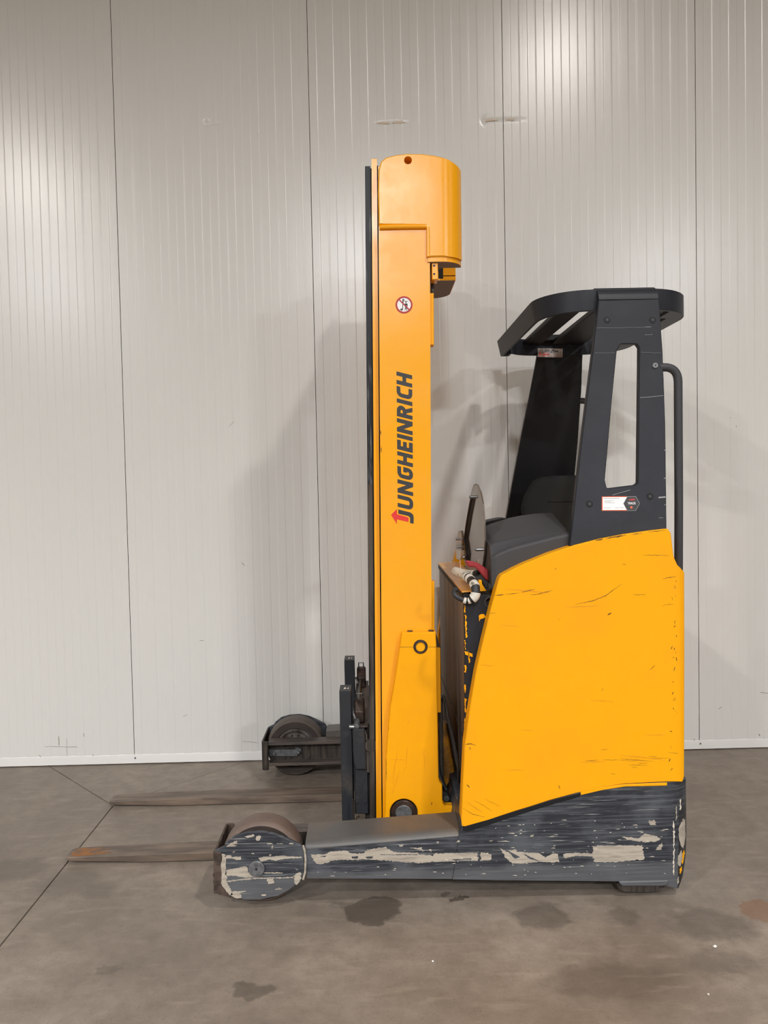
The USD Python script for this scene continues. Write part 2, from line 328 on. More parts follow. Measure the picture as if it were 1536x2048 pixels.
acrylic = clear_mat()

# ------------------------------------------------------------------ the setting
STRUCT = dict(kind='structure')
X0, X1, WALL_H = -10, 12, 6.2
HALL_Y = -25
DENTS = [(pt(413, 246, 0), .012, .02, .006, .1), (pt(425, 247, 0), .045, .008, .0025, 1), (pt(768, 246, 0), .045, .009, .0022, 0), (pt(795, 244, 0), .05, .009, .0022, 0),
         (pt(969, 240, 0), .012, .022, .006, .1), (pt(986, 240, 0), .05, .010, .004, 1), (pt(1022, 239, 0), .05, .009, .003, 0)]
def panel(i):
    P = 1 / 23.; half, dep = .0030, .0012
    xs, ds = [], []
    for k in range(23):
        a = k * P
        hi0 = k % 2 == 0
        if k == 0: xs += [.0011, .0022]; ds += [.0015, 0]
        else:
            for s in np.linspace(-1, 1, 6):
                q = (1 - math.cos((s + 1) / 2 * math.pi)) / 2
                xs.append(a + s * half); ds.append(dep * ((1 - q) if hi0 else q))
        for s in np.linspace(.2, .8, 4): xs.append(a + P * s); ds.append(0 if hi0 else dep)
    xs += [.9978, .9989]; ds += [0, .0015]
    xs, ds = np.array(xs) + i, np.array(ds)
    mine = [d for d in DENTS if i - .1 < d[0][0] < i + 1.1]
    zs = {.046, WALL_H}
    if mine:
        for s in np.linspace(-.045, .045, 25): zs.add(mine[0][0][1] + s)
        fx = [d[0][0] + s for d in mine for s in np.linspace(-.07, .07, 40)]
        fx = [x for x in fx if i + .004 < x < i + .996]
        ax = np.unique(np.round(np.r_[xs, fx], 5)); ds = np.interp(ax, xs, ds); xs = ax
    zs = np.array(sorted(zs)); nx, nz = len(xs), len(zs)
    X, Z = np.meshgrid(xs, zs); D = np.broadcast_to(ds, X.shape).copy()
    for (c, hx, hz, amp, kind) in mine:
        u, v = (X - c[0]) / hx, (Z - c[1]) / hz
        g = np.exp(-(np.abs(u) ** 2.2) - v ** 2 * (1.4 + 1.1 * np.clip(u, -1, 1) * (kind == 1)))
        D += amp * g
    V = np.stack([X, D, Z], -1).reshape(-1, 3)
    a, b = np.meshgrid(np.arange(nx - 1), np.arange(nz - 1)); q = (b * nx + a).ravel()
    F = np.concatenate([np.stack([q, q + 1, q + nx + 1], 1), np.stack([q, q + nx + 1, q + nx], 1)])
    V2 = V.copy(); V2[:, 1] = .08
    m = trimesh.Trimesh(V, F, process=False)
    back = bx(i + .004, i + .996, .012, .08, .046, WALL_H, 0)
    return m, back
wall = thing('wall_back', (0, 0, 0), 'white ribbed sandwich panel wall behind the truck', None, **STRUCT)
for i in range(X0, X1):
    m, back = panel(i)
    obj('panel', cat([m, back]), panel_m if -3 < i < 5 else plain_panel_m, wall, smooth=40)
obj('joint_strip', bx(X0, X1, .02, .09, 0, WALL_H, 0), seam_m, wall)
bb = thing('baseboard_back', (0, 0, 0), 'low white metal base trim along the foot of the wall', None, **STRUCT)
tp = Polygon([(-.004, .006), (.02, .006), (.02, .052), (0.0005, .052), (-.002, .048)])
obj('trim_profile', prism(tp, X0, X1, 0, 'x'), chrome_tr, bb)
for i in range(X0 + 1, X1):
    obj('screw', lathe([(0, -.0075), (.003, -.007), (.0045, -.0045), (.0045, -.002), (0, -.002)], i + .004, .034, 12), dull_steel, bb)

tan_m = mat('tan_streak_tone', lin(206, 186, 164), .5)  # tan slivers laid on the panels at the dents
tq_ = [[(752, 246), (766, 244), (779, 244.5), (779, 248), (765, 248)], [(783, 244), (800, 242.5), (812, 244), (800, 246.5), (786, 247)], [(971, 238), (985, 238.5), (1001, 240), (985, 241.5), (972, 243)], [(1009, 239), (1020, 237.5), (1030, 239), (1020, 241)]]
obj('tan_streak', cat([prism(bump_edge(Polygon([pt(x, y, -.0006) for x, y in q]), .0012, .006, 700 + k), -.0006, .0001, 0) for k, q in enumerate(tq_)]), tan_m, wall, 'small tan streaks beside the dents high on the wall', smooth=False, kind='stuff')
wm = [([(117, 1473), (118, 1490)], 1.4), ([(90, 1493), (155, 1494)], .8), ([(133, 1478), (134, 1510)], .7), ([(166, 1466), (169, 1473)], 1.2), ([(78, 1510), (86, 1520)], 1.2), ([(186, 1509), (187, 1511)], 1.8), ([(366, 1434), (374, 1430)], 1.0), ([(458, 853), (468, 843)], .8), ([(486, 1482), (515, 1486)], .7),
      ([(1522, 1385), (1536, 1386.5)], 1.1), ([(1438, 1418), (1443, 1414)], 1.2), ([(1518, 1469), (1519, 1471)], 1.8), ([(1523, 1480), (1527, 1477)], 1.6), ([(1460, 834), (1461, 836)], 1.3), ([(1472, 851), (1473, 853)], 1.3), ([(400, 1280), (408, 1282)], 1.1), ([(484, 1126), (488, 1131)], 1.3), ([(1388, 1478), (1389, 1480)], 1.6)]
wl = []
for pts_, w in wm:
    L = LineString([pt(x, y, 0) for x, y in pts_]).segmentize(.01); r_ = np.random.default_rng(len(wl)); c = np.array(L.coords) + r_.normal(size=(len(L.coords), 2)) * .0012
    wl.append(prism(LineString(c).buffer(.0011 * w), -.0005, .0001, 0))
obj('scuff_mark', cat(wl), mat('wall_scuff', lin(150, 142, 136), .6), wall, 'faint grey scuffs on the wall panels', smooth=False, kind='stuff')
fo = thing('floor', (0, 0, 0), 'stained brownish grey concrete floor with saw-cut joints', None, **STRUCT)
APX = (.064, -.53); g = .0022
tri = Polygon([APX, (APX[0] - .53, 0.02), (APX[0] + .535, 0.02)])
left = Polygon([(X0, .02), (APX[0] - .53, .02), APX, (APX[0] + .02, HALL_Y), (X0, HALL_Y)])
right = Polygon([(X1, .02), (X1, HALL_Y), (APX[0] + .02, HALL_Y), APX, (APX[0] + .535, .02)])
NEAR = sbox(-4.5, -4.6, 7, 1)                               # farther slabs lie behind the camera and take a plain concrete
plain_floor_m = mat('plain_concrete', lin(132, 121, 109), .52, spec=.4)
for q in (left, right, tri):
    obj('slab', prism(q.intersection(NEAR).buffer(-g, join_style=2), -.12, 0, .0015, 'z'), floor_m, fo)
for q in (sbox(X0, HALL_Y, APX[0], -4.6), sbox(APX[0], HALL_Y, X1, -4.6), sbox(X0, -4.6, -4.5, .02), sbox(7, -4.6, X1, .02)):
    obj('slab', prism(q.buffer(-g, join_style=2), -.12, 0, .0015, 'z'), plain_floor_m, fo)
obj('joint_filler', bx(X0, X1, HALL_Y, .02, -.12, -.006, 0), seam_m, fo)

# the rest of the hall, out of the frame: plain walls and the ceiling that carries the lamps
hall_m = mat('hall_wall_paint', lin(186, 182, 176), .6); ceil_m = mat('ceiling_paint', lin(120, 114, 108), .7)
for nm, mm in (('wall_left', bx(X0 - .1, X0, HALL_Y, .08, 0, WALL_H, 0)), ('wall_right', bx(X1, X1 + .1, HALL_Y, .08, 0, WALL_H, 0)), ('wall_front', bx(X0 - .1, X1 + .1, HALL_Y - .1, HALL_Y, 0, WALL_H, 0)), ('ceiling', bx(X0 - .1, X1 + .1, HALL_Y - .1, .08, WALL_H, WALL_H + .1, 0))):
    obj(nm, mm, ceil_m if nm == 'ceiling' else hall_m, '/World', 'plain pale ' + nm.replace('_', ' ') + ' of the hall, outside the frame', False, kind='structure')
for x, y, z, r, d in LAMPS:
    obj('added_lamp_skirt', prism(Point(x, y).buffer(r + .03, quad_segs=16).difference(Point(x, y).buffer(r + .004, quad_segs=16)), z - d, z + .05, 0, 'z'), blackish, '/World/ceiling')  # unseen skirts added, depth set per lamp to keep the upper wall darker
    obj('lamp_stem', tube([(x, y, z + .03), (x, y, WALL_H)], .02, 8), blackish, '/World/ceiling')

# ------------------------------------------------------------------ the truck (built in world metres, its base at the middle of its footprint)
T = thing('reach_truck', (1.6, -.765, 0), 'yellow and charcoal reach truck with tall mast standing side-on before the white wall', 'forklift')
YC = -.765
def both(name, mesh, m, label=None, smooth=32):
    return obj(name, mesh, m, T, label, smooth), obj(name, mirror(mesh), m, T, None, smooth)
# ---- chassis: low skirt with round rear corners, two support arms
NY = -1.43
def rearcut(x1, r, y0, y1, x0=-1, z0=-1, z1=4):
    q = sbox(x0, y0, x1, y1).buffer(-r).buffer(r, quad_segs=10)
    q = unary_union([q, sbox(x0, y0, x0 + 1.2, y1)])
    return m3.Manifold.extrude(m3.CrossSection([np.array(shapely.geometry.polygon.orient(q).exterior.coords)[:-1]]), z1 - z0).translate([0, 0, z0])
Yr = -1.36
so = [pt(x, y, NY) for x, y in [(1330, 1770), (1235, 1762), (1000, 1760), (905, 1758)]]
so = so[::-1]
rear = [pt(x, y, Yr) for x, y in [(1341, 1757), (1352, 1736), (1362, 1700), (1368, 1660), (1371, 1610), (1371, 1562), (1368, 1552)]]
top = [pt(x, y, NY) for x, y in [(1300, 1545), (1150, 1560), (1020, 1600), (925, 1620)]]
sk = Polygon(so + rear + top)
XR = rear[4][0]
skirt = (man(prism(sk, NY - .004, -.096, .0012)) ^ rearcut(XR, .085, NY - .004, -.096)) - man(bx(1.2, 1.925, -1.342, -.188, .30, .9, 0))
sp = obj('chassis_skirt', unman(skirt), skirt_m, T, 'scuffed charcoal lower body with scraped paint', smooth=25)
# support arms: box with sloped, rounded top
az0, az1 = pt(620, 1757, NY)[1], pt(905, 1758, NY)[1]
aL, aR = pt(612, 1693, NY), pt(925, 1668, NY)
def arm_section(z0, zt, n=6):
    y0, y1, r = NY, -1.285, .03
    p = [(y0 + .004, z0), (y0, z0 + .004)] + [(y0 + r - r * math.cos(a), zt + .012 - r + r * math.sin(a)) for a in np.linspace(0, math.pi / 2, n)]
    return p + [(y1, zt + .016), (y1, z0)]
def loft(secs, cap=True):
    n = len(secs[0]); V = np.array([p for s in secs for p in s], float); F = []; i = np.arange(n); j = (i + 1) % n
    for k in range(len(secs) - 1):
        F += [np.stack([i + k * n, i + k * n + n, j + k * n], 1), np.stack([j + k * n, i + k * n + n, j + k * n + n], 1)]
    if cap:
        from_ = np.asarray(m3.triangulate([np.ascontiguousarray(V[:n][:, 1:])])); F += [from_, from_[:, ::-1] + (len(secs) - 1) * n]
    m = trimesh.Trimesh(V, np.concatenate(F), process=False)
    if m.volume < 0: m.invert()
    return m
xa, xb = pt(611, 1720, NY)[0], pt(960, 1720, NY)[0]
secs = []
for s in np.linspace(0, 1, 8):
    x = xa + (xb - xa) * s; z0 = az0 + (az1 - az0) * s; zt = aL[1] + (aR[1] - aL[1]) * min(1, (x - aL[0]) / (aR[0] - aL[0]))
    secs.append([(x, y, z) for y, z in arm_section(z0, zt)])
arm = loft(secs)
arms = both('support_arm', arm, arm_top_m, 'charcoal box-section support arm with rubbed sloping top')
# scuffed plate on the outer side of the arm
ao = Polygon([pt(614, 1757, NY - .004), pt(904.5, 1758, NY - .004), pt(917, 1674, NY - .004), pt(611, 1700, NY - .004)])
for s, pth in ((0, arms[0]), (1, arms[1])):
    m = prism(ao, NY - .004, NY + .004, .0006); obj('side_wear_plate', m if s == 0 else mirror(m), skirt_m, pth, 'scraped outer face of the arm')
# inner rail of each arm: web with two flanges that carries the mast carriage, and the open front
FY = -.31                                                     # measured on the far arm, which shows its inner side
z_t0, z_t1 = pt(600, 1484, FY)[1], pt(600, 1490, FY)[1]; z_b1, z_b0 = pt(600, 1525.5, FY)[1], pt(600, 1531, FY)[1]
xe = pt(532, 1500, FY)[0]
ch = bx(xe + .012, 2.0, -.255, -.24, z_b0, z_t0, .001)
flanges = [bx(xe + .012, 2.0, FY, -.2405, z_t1, z_t0 + .0005, .002), bx(xe + .012, 2.0, FY, -.2405, z_b0 - .0005, z_b1, .002)]
far_rail = obj('inner_rail', ch, black_oil, T, 'channel rail on the inner side of the far support arm'); near_rail = obj('inner_rail', mirror(ch), black_oil, T)
for q in flanges: obj('flange', q, flange_m, far_rail, 'dusty brown rail flange'); obj('flange', mirror(q), flange_m, near_rail)
# lock plate, pin and screws on the far rail
lp = Polygon([pt(x, y, -.262) for x, y in [(533, 1499), (594, 1498.5), (597, 1502), (597, 1508), (594, 1512), (533, 1512)]])
o = obj('lock_plate', prism(lp, -.268, -.256, .0015), dull_steel, far_rail, 'grey steel lock plate')
c = pt(596, 1501, -.262); obj('axle_pin', disc(*c, -.264, -.250, .0165, .002), dull_steel, far_rail)
c = pt(597.5, 1503, -.262); obj('pin_head', disc(*c, -.28, -.262, .007, .002, 16), steel, far_rail)
for px in (537.5, 548):
    c = pt(px, 1507, -.268); obj('screw', disc(*c, -.274, -.266, .0088, .002, 20, hole=.004), steel, far_rail)
for px, py in ((618, 1494), (618, 1514), (571, 1494), (571, 1515)):
    c = pt(px, py, -.256); obj('rivet', disc(*c, -.262, -.25, .006, .002, 12), black_oil, far_rail)

# ---- load wheels and their forked brackets
WX, WR = .872, .1425
def wheel():
    y0, y1 = -1.40, -1.30
    t = lathe([(.098, y1 - .004), (WR - .012, y1 - .002), (WR - .003, y1 - .009), (WR, y1 - .02), (WR, y0 + .02), (WR - .003, y0 + .009), (WR - .012, y0 + .002), (.098, y0 + .004), (.094, y0 + .012), (.094, y1 - .012), (.098, y1 - .004)][::-1], WX, WR + .001, 96)
    h = lathe([(0, y1 - .014), (.06, y1 - .014), (.066, y1 - .006), (.094, y1 - .006), (.0945, y1 - .012), (.0945, y0 + .012), (.094, y0 + .006), (.088, y0 + .005), (.08, y0 + .008), (.072, y0 + .016), (.035, y0 + .014), (.032, y0 + .004), (0, y0 + .004)][::-1], WX, WR + .001, 64)
    holes = [disc(WX + .061 * math.cos(a), WR + .001 + .061 * math.sin(a), y0 + .008, y0 + .018, .0048, .001, 12) for a in np.arange(12) * math.pi / 6 + .26]
    return t, h, holes
wt, wh, wb = wheel()
for s in (0, 1):
    f_ = (lambda m: m) if s == 0 else mirror
    if s: # the far wheel turns its inner side to the lens, which looks the same as the outer side
        f_ = lambda m: trimesh.Trimesh(np.asarray(m.vertices) + [0, 1.17, 0], np.asarray(m.faces), process=False)
    w_ = obj('load_wheel', f_(wt), tyre_far if s else tyre, T, ['brown tread of the near load wheel', 'dark load wheel of the far arm'][s], 40)
    h_ = obj('hub', f_(wh), hub_m, w_)
    for b in wb: obj('hub_bolt', f_(b), black_oil, w_)
    # tyre side wall bands
    obj('tyre_wall', f_(lathe([(.101, -1.3985), (WR - .013, -1.3985), (WR - .013, -1.396), (.101, -1.396), (.101, -1.3985)][::-1], WX, WR + .001, 96)), tyre_side, w_)
BY = -1.442
bp = rnd(out(BY, (428, 1704), (432, 1701), (447, 1694), (452, 1686), (470, 1672), (495, 1665), (525, 1663), (552, 1668), (580, 1680), (602, 1691), (607, 1700), (608, 1745), (602, 1762), (580, 1780), (556, 1793), (520, 1800), (490, 1801), (462, 1794), (440, 1787), (428, 1786)), .006)
bk = obj('wheel_bracket', prism(bp, BY, BY + .014, .003), skirt_m, T, 'scraped wheel side plate with cream primer showing')
bk2 = obj('wheel_bracket', mirror(prism(bp, BY, BY + .014, .003)), skirt_m, T)
# front wrap plate joining the bracket to the inner rail
xw = pt(428, 1745, BY)[0]; zt_, zb_ = pt(428, 1704, BY)[1], pt(428, 1786, BY)[1]
nose = []
for yy, dz in ((BY + .004, 0), (BY + .02, .0), (-1.29, .0)): pass
pl = sbox(xw, BY + .002, xw + .035, -1.216).buffer(-.012).buffer(.012, quad_segs=6)
inner = sbox(xw + .009, BY + .012, xw + .2, -1.222).buffer(-.01).buffer(.01, quad_segs=6)
wrap = prism(pl.difference(inner), zb_, zt_, .002, 'z')
obj('front_plate', wrap, rust_m, bk, 'rust-brown bent front plate'); obj('front_plate', mirror(wrap), black_oil, bk2)
q = out(BY, (427.5, 1703), (441, 1703.5), (445, 1712), (441, 1730), (444, 1752), (443, 1770), (452, 1780), (462, 1795), (440, 1788), (427.5, 1787))
obj('rusty_nose', prism(bump_edge(q, .0012, .006, 501).union(out(BY, (427.5, 1703), (436, 1703), (436, 1787.5), (427.5, 1787))), BY - .0012, BY + .006, .0004), rust_m, bk, 'rust-brown worn nose of the wheel plate')
# the far bracket's outer guard rises behind its wheel, seen above the rail
c = pt(513.5, 1736, BY); cap = obj('axle_cap', disc(*c, BY - .010, BY + .002, .0275, .0025, 40, hole=.0045), dull_steel, bk, 'round grey axle cap')
for a in (.7, 2.8, 4.9): obj('cap_dimple', disc(c[0] + .02 * math.cos(a), c[1] + .02 * math.sin(a), BY - .0108, BY - .009, .0016, .0003, 10), dark_print, cap)
obj('axle_cap', mirror(disc(*c, BY - .010, BY + .002, .0275, .0025, 40, hole=.0045)), dull_steel, bk2)
obj('weld_bead', tube([(pt(x, y, BY)[0], BY + .004, pt(x, y, BY)[1]) for x, y in [(606, 1692), (609, 1702), (611, 1720), (610, 1745), (606, 1760)]], .004, 8), primer, bk, 'cream weld line at the joint')

# primer showing through: each flake a thin ragged piece on its face
def flakes(parent, Y, lists, name='primer_patch', m=primer, amp=.0016, seed=1, label=None):
    for k, q in enumerate(lists):
        poly = bump_edge(Polygon([pt(x, y, Y) for x, y in q]), amp, .004, seed + k, 1.3, .7)
        obj(name, prism(poly, Y - .0007, Y + .0005, 0), m, parent, label if k == 0 else None, smooth=False)
AY = NY - .004
flakes(arms[0], AY, [
    [(620, 1709), (652, 1708), (660, 1703), (694, 1701), (700, 1707), (728, 1707), (733, 1700), (748, 1697), (770, 1694), (780, 1699), (788, 1705), (836, 1705), (840, 1709), (866, 1711), (868, 1707), (925, 1706), (956, 1705), (956, 1722), (925, 1721), (905, 1723), (868, 1723), (845, 1726), (815, 1725), (772, 1721), (745, 1719), (718, 1719), (700, 1720), (668, 1720), (652, 1726), (633, 1728), (626, 1720)],
    [(798, 1691), (806, 1689), (808, 1692), (802, 1694)], [(815, 1696), (842, 1695), (848, 1701), (832, 1698)], [(872, 1684), (878, 1683), (877, 1687)], [(912, 1683), (919, 1681), (920, 1685)], [(858, 1699), (864, 1698), (862, 1703)]], seed=11, label='cream primer where the paint has gone')
flakes(arms[0], AY - .0004, [[(640, 1712), (653, 1711), (650, 1714)], [(703, 1713), (716, 1712), (716, 1717), (703, 1717)], [(730, 1714), (747, 1712), (744, 1717), (734, 1717)], [(903, 1719), (942, 1716), (944, 1719), (910, 1721)], [(760, 1709), (836, 1708.6), (836, 1709.8), (760, 1710)]], 'paint_remnant', skirt_m, .0007, 31)
flakes(sp, AY, [
    [(962, 1705), (975, 1706), (985, 1711), (982, 1720), (960, 1722)],
    [(1000, 1696), (1012, 1703), (1030, 1698), (1036, 1705), (1078, 1706), (1092, 1715), (1104, 1707), (1116, 1707), (1117, 1724), (1096, 1725), (1080, 1723), (1050, 1727), (1026, 1727), (1013, 1718)],
    [(1126, 1708), (1150, 1705), (1185, 1707), (1185, 1693), (1198, 1691), (1278, 1691), (1284, 1690), (1288, 1706), (1288, 1719), (1255, 1722), (1230, 1724), (1188, 1724), (1186, 1713), (1150, 1711), (1128, 1718)],
    [(1245, 1674), (1262, 1674), (1276, 1678), (1290, 1667), (1312, 1672), (1322, 1678), (1308, 1684), (1278, 1683), (1255, 1680)], [(1296, 1641), (1310, 1641), (1312, 1650), (1298, 1650)], [(1318, 1690), (1325, 1686), (1325, 1700), (1310, 1700)],
    [(1060, 1671), (1068, 1669), (1066, 1675)], [(1090, 1673), (1108, 1671), (1108, 1673)], [(975, 1682), (984, 1680), (984, 1683)]], seed=51, label='cream primer where the paint has gone')
flakes(sp, AY - .0004, [[(1014, 1700), (1040, 1714), (1030, 1718)], [(1045, 1706), (1078, 1722), (1060, 1718)], [(1090, 1700), (1104, 1707), (1096, 1712)]], 'paint_remnant', skirt_m, .0006, 71)
flakes(bk, BY, [
    [(441, 1707), (450, 1708), (452, 1714), (451, 1740), (453, 1750), (455, 1765), (460, 1777), (466, 1790), (455, 1789), (446, 1779), (441, 1760), (438, 1745), (442, 1730), (437, 1716)],
    [(451, 1711), (462, 1710), (463, 1714), (480, 1713), (483, 1719), (474, 1720), (466, 1717), (452, 1717)],
    [(451, 1740), (470, 1737), (484, 1733), (494, 1733), (497, 1743), (505, 1749), (524, 1755), (505, 1755), (480, 1754), (470, 1751), (452, 1751)],
    [(516, 1716), (530, 1713), (545, 1713), (565, 1711), (582, 1713), (604, 1714), (603, 1716), (580, 1717), (560, 1719), (552, 1722), (540, 1719), (522, 1723)],
    [(452, 1762), (490, 1757), (540, 1755), (588, 1754), (588, 1755.5), (535, 1757), (490, 1759.5), (454, 1764)],
    [(588, 1752), (596, 1745), (602, 1745), (602, 1758), (594, 1770), (588, 1766)], [(534, 1757), (546, 1757), (549, 1766), (538, 1768), (534, 1763)], [(527, 1745), (566, 1745), (566, 1746.5), (527, 1746.5)],
    [(511, 1677), (515, 1672), (519, 1671), (522, 1674), (520, 1680), (514, 1682)], [(490, 1673), (508, 1668), (509, 1672), (494, 1676)], [(452, 1693), (462, 1686), (474, 1681), (475, 1687), (462, 1690), (475, 1690), (470, 1693)],
    [(463, 1783), (495, 1782), (480, 1785), (484, 1795), (472, 1797), (464, 1792)], [(550, 1777), (560, 1775), (566, 1778), (552, 1780)], [(522, 1789), (533, 1788), (530, 1792), (524, 1792)],
    [(533, 1686.4), (545, 1686.4), (545, 1688), (533, 1688)], [(553, 1686.4), (566, 1686.4), (566, 1687.6), (553, 1687.6)], [(578, 1686), (586, 1686), (586, 1688), (578, 1688)], [(545, 1690), (547, 1689), (545, 1698), (544, 1698)],
    [(503, 1706), (508, 1706), (508, 1708), (503, 1708)], [(537, 1709), (543, 1709), (541, 1712)], [(466, 1703), (470, 1702), (468, 1706)], [(583, 1734), (590, 1737), (598, 1740), (597, 1741)]], seed=91, amp=.0011, label='cream primer where the paint has gone')
# small pale flecks scattered along the skirt and arm: too many to tell apart
rg = np.random.default_rng(5); fk = []
for k in range(150):
    px, py = rg.uniform(625, 1328), rg.uniform(1640, 1752)
    if px < 960: Y = AY; ok = 1702 < py + (px - 960) * 0 and py > 1690
    else: Y = AY; ok = py > 1570 + (1330 - px) * .25
    if not ok: continue
    w, h = rg.exponential(5) + 1, rg.uniform(.5, 1.3)
    fk.append(prism(Polygon([pt(px, py, Y), pt(px + w, py + h * .3, Y), pt(px + w * .7, py - h, Y)]), Y - .0008, Y, 0))
obj('paint_fleck', cat(fk), fleck_m, sp, 'small pale flecks of chipped paint', smooth=False, kind='stuff')

# primer and yellow scrapes round the rear corner, cut from a skin that follows the curve
skin = (man(prism(sk.buffer(.0008), NY - .0048, -.09, 0)) ^ rearcut(XR + .0008, .0855, NY - .0048, -.09)) - man(unman(skirt))
for k, (q, m_) in enumerate([([(1350, 1640), (1360, 1630), (1366, 1636), (1367, 1668), (1360, 1690), (1352, 1680), (1347, 1660)], primer), ([(1346, 1700), (1354, 1690), (1358, 1700), (1352, 1722), (1346, 1716)], primer), ([(1356, 1705), (1362, 1692), (1364, 1700), (1356, 1724)], yellow), ([(1349, 1728), (1356, 1722), (1352, 1738)], yellow),
        ([(1344, 1745), (1348, 1740), (1349, 1752), (1345, 1756)], primer), ([(1336, 1580), (1338, 1580), (1338, 1750), (1336, 1752)], fleck_m), ([(1341, 1600), (1343, 1598), (1343, 1640), (1341, 1650)], primer), ([(1350, 1590), (1353, 1589), (1354, 1610), (1351, 1612)], fleck_m)]):
    pz = bump_edge(Polygon([pt(x, y, -1.385) for x, y in q]), .0014, .005, 400 + k)
    f_ = unman(skin ^ man(prism(pz, -1.45, -1.30, 0)))
    if len(f_.faces): obj('corner_scrape', f_, m_, sp, smooth=False)

# foot under the rear corner, drive wheel
q = rnd(out(NY + .01, (1236, 1758), (1334, 1756), (1334, 1764), (1322, 1768), (1242, 1768), (1236, 1763)), .003)
obj('foot_bracket', prism(q, NY - .008, -1.30, .004), skirt_m, T)
q = rnd(out(NY + .015, (1233, 1766), (1318, 1766), (1318, 1783), (1300, 1785), (1246, 1784), (1236, 1778)), .004)
obj('rear_foot', prism(q, NY + .01, -1.30, .004), black_oil, T, 'dark stop block under the rear corner')
obj('drive_wheel', lathe([(0, -.95), (.155, -.95), (.17, -.94), (.17, -.83), (.155, -.82), (0, -.82)], 2.05, .171, 64), tyre, T)

# ---- yellow body covers
CY = -1.437
co = rnd(out(CY, (924, 1653), (922.5, 1640), (925, 1580), (929.5, 1490), (940, 1415), (952, 1345), (966, 1283), (982, 1217), (998, 1158), (1003, 1151), (1025, 1139), (1050, 1127), (1100, 1107), (1150, 1090.5), (1200, 1078), (1250, 1068.5), (1300, 1061.5), (1336, 1057.5), (1342, 1066), (1346, 1100), (1348, 1114), (1355, 1130), (1372, 1146), (1372, 1300), (1370, 1555), (1366, 1564),
             (1335, 1564), (1290, 1566), (1250, 1568), (1200, 1576), (1150, 1587.5), (1100, 1601), (1060, 1614), (1030, 1623), (980, 1640), (930, 1654)), .003)
cxr = pt(1369, 1400, -1.375)[0]
cov = unman(man(prism(co, CY, -1.372, .003)) ^ rearcut(cxr, .055, CY, -.095))
covers = [obj('side_cover', cov, yellow, T, 'large yellow side cover with scratches and a curved top edge', 25), obj('side_cover', mirror(cov), yellow, T, None, 25)]
# shade strip behind the cover's lower edge and the thin yellow lip under it
lip = out(NY - .005, (1160, 1580), (1195, 1575), (1250, 1568), (1334, 1565), (1334, 1571), (1250, 1573), (1205, 1580), (1162, 1590))
obj('cover_lip', prism(lip, NY - .0065, -1.40, .001), yellow, T, 'thin yellow lip under the side cover')
gp = Polygon([pt(x, y, NY) for x, y in [(926, 1640), (1000, 1630), (1100, 1600), (1160, 1585), (1160, 1592), (1100, 1609), (1030, 1631), (980, 1648), (935, 1662), (926, 1660)]])
obj('cover_gap_shade', prism(gp, NY - .0055, -1.39, .001), blackish, T, 'black strip standing for the shade in the gap under the side cover')  # black strip stands in for the shadow in the gap
# rear cover and inner body between the side covers
zr1, zr0 = pt(1369, 1147, -1.375)[1], pt(1366, 1560, -1.375)[1]
rc = unman(man(bx(1.98, cxr - .001, -1.371, -.159, zr0, zr1, .004)) ^ rearcut(cxr, .055, CY, -.095))
obj('rear_cover', rc, yellow, T, None, 25)
obj('cab_tub', bx(1.93, 1.985, -1.34, -.19, .36, 1.0, .01), blackish, T)
obj('cab_floor', bx(1.985, cxr - .02, -1.34, -.19, .30, zr0 + .01, .01), blackish, T)
# scratches, chips and rubbed spots of the near cover
def strokes(lists, Y, w0, seed=3):
    o = []
    for pts_, w in lists:
        p = np.array([pt(x, y, Y) for x, y in pts_]); r = np.random.default_rng(seed + len(o))
        L = LineString(p).segmentize(.006); c = np.array(L.coords); c[1:-1] += r.normal(size=(len(c) - 2, 2)) * .0005
        ww = w0 * w * np.clip(np.sin(np.linspace(.12, math.pi - .12, len(c))), .25, 1) * r.uniform(.5, 1.2, len(c))
        t = np.gradient(c, axis=0); t /= np.linalg.norm(t, axis=1)[:, None] + 1e-9; n_ = np.stack([-t[:, 1], t[:, 0]], 1)
        q = Polygon(np.vstack([c + n_ * ww[:, None], (c - n_ * ww[:, None])[::-1]])).buffer(0)
        o.append(q)
    return unary_union(o)
S1 = [([(990, 1190), (1008, 1190)], 2), ([(1010, 1189), (1040, 1186)], 1), ([(1042, 1185), (1070, 1178)], 1.6), ([(1075, 1188), (1105, 1181)], 1.4), ([(1060, 1190), (1090, 1187)], .9),
      ([(1150, 1209), (1185, 1202), (1210, 1192), (1243, 1168)], 1.3), ([(1215, 1230), (1223, 1226)], 2.5), ([(1117, 1238), (1118, 1240)], 2.5), ([(1110, 1136), (1112, 1139)], 2.5),
      ([(1265, 1190), (1292, 1189)], .9), ([(1325, 1157), (1352, 1153)], 1.2), ([(1286, 1110), (1340, 1111)], .8), ([(1328, 1209), (1348, 1209)], .7), ([(1170, 1522), (1196, 1520)], 1), ([(1240, 1517), (1308, 1523)], .9),
      ([(1204, 1382), (1206, 1376)], 1.2), ([(1117, 1570), (1120, 1578)], 1.2), ([(926, 1617), (945, 1628), (970, 1634)], .8), ([(935, 1605), (965, 1625)], .5), ([(948, 1600), (985, 1622)], .5), ([(970, 1598), (1000, 1613)], .4),
      ([(933, 1569), (940, 1575)], 2), ([(980, 1226), (992, 1226)], 1), ([(1245, 1128), (1252, 1128)], 1), ([(1326, 1212), (1328, 1212)], 2.2), ([(1300, 1340), (1310, 1330)], 1),
      ([(930, 1489), (944, 1487)], 1.6), ([(936, 1487), (952, 1491)], 1.1), ([(939, 1494), (941, 1500)], 1.8), ([(1191, 1081), (1206, 1078)], 3), ([(1212, 1077), (1252, 1070)], 3), ([(1262, 1069), (1284, 1066)], 1.2), ([(1296, 1064), (1332, 1060)], 1.1)]
rgs = np.random.default_rng(17)
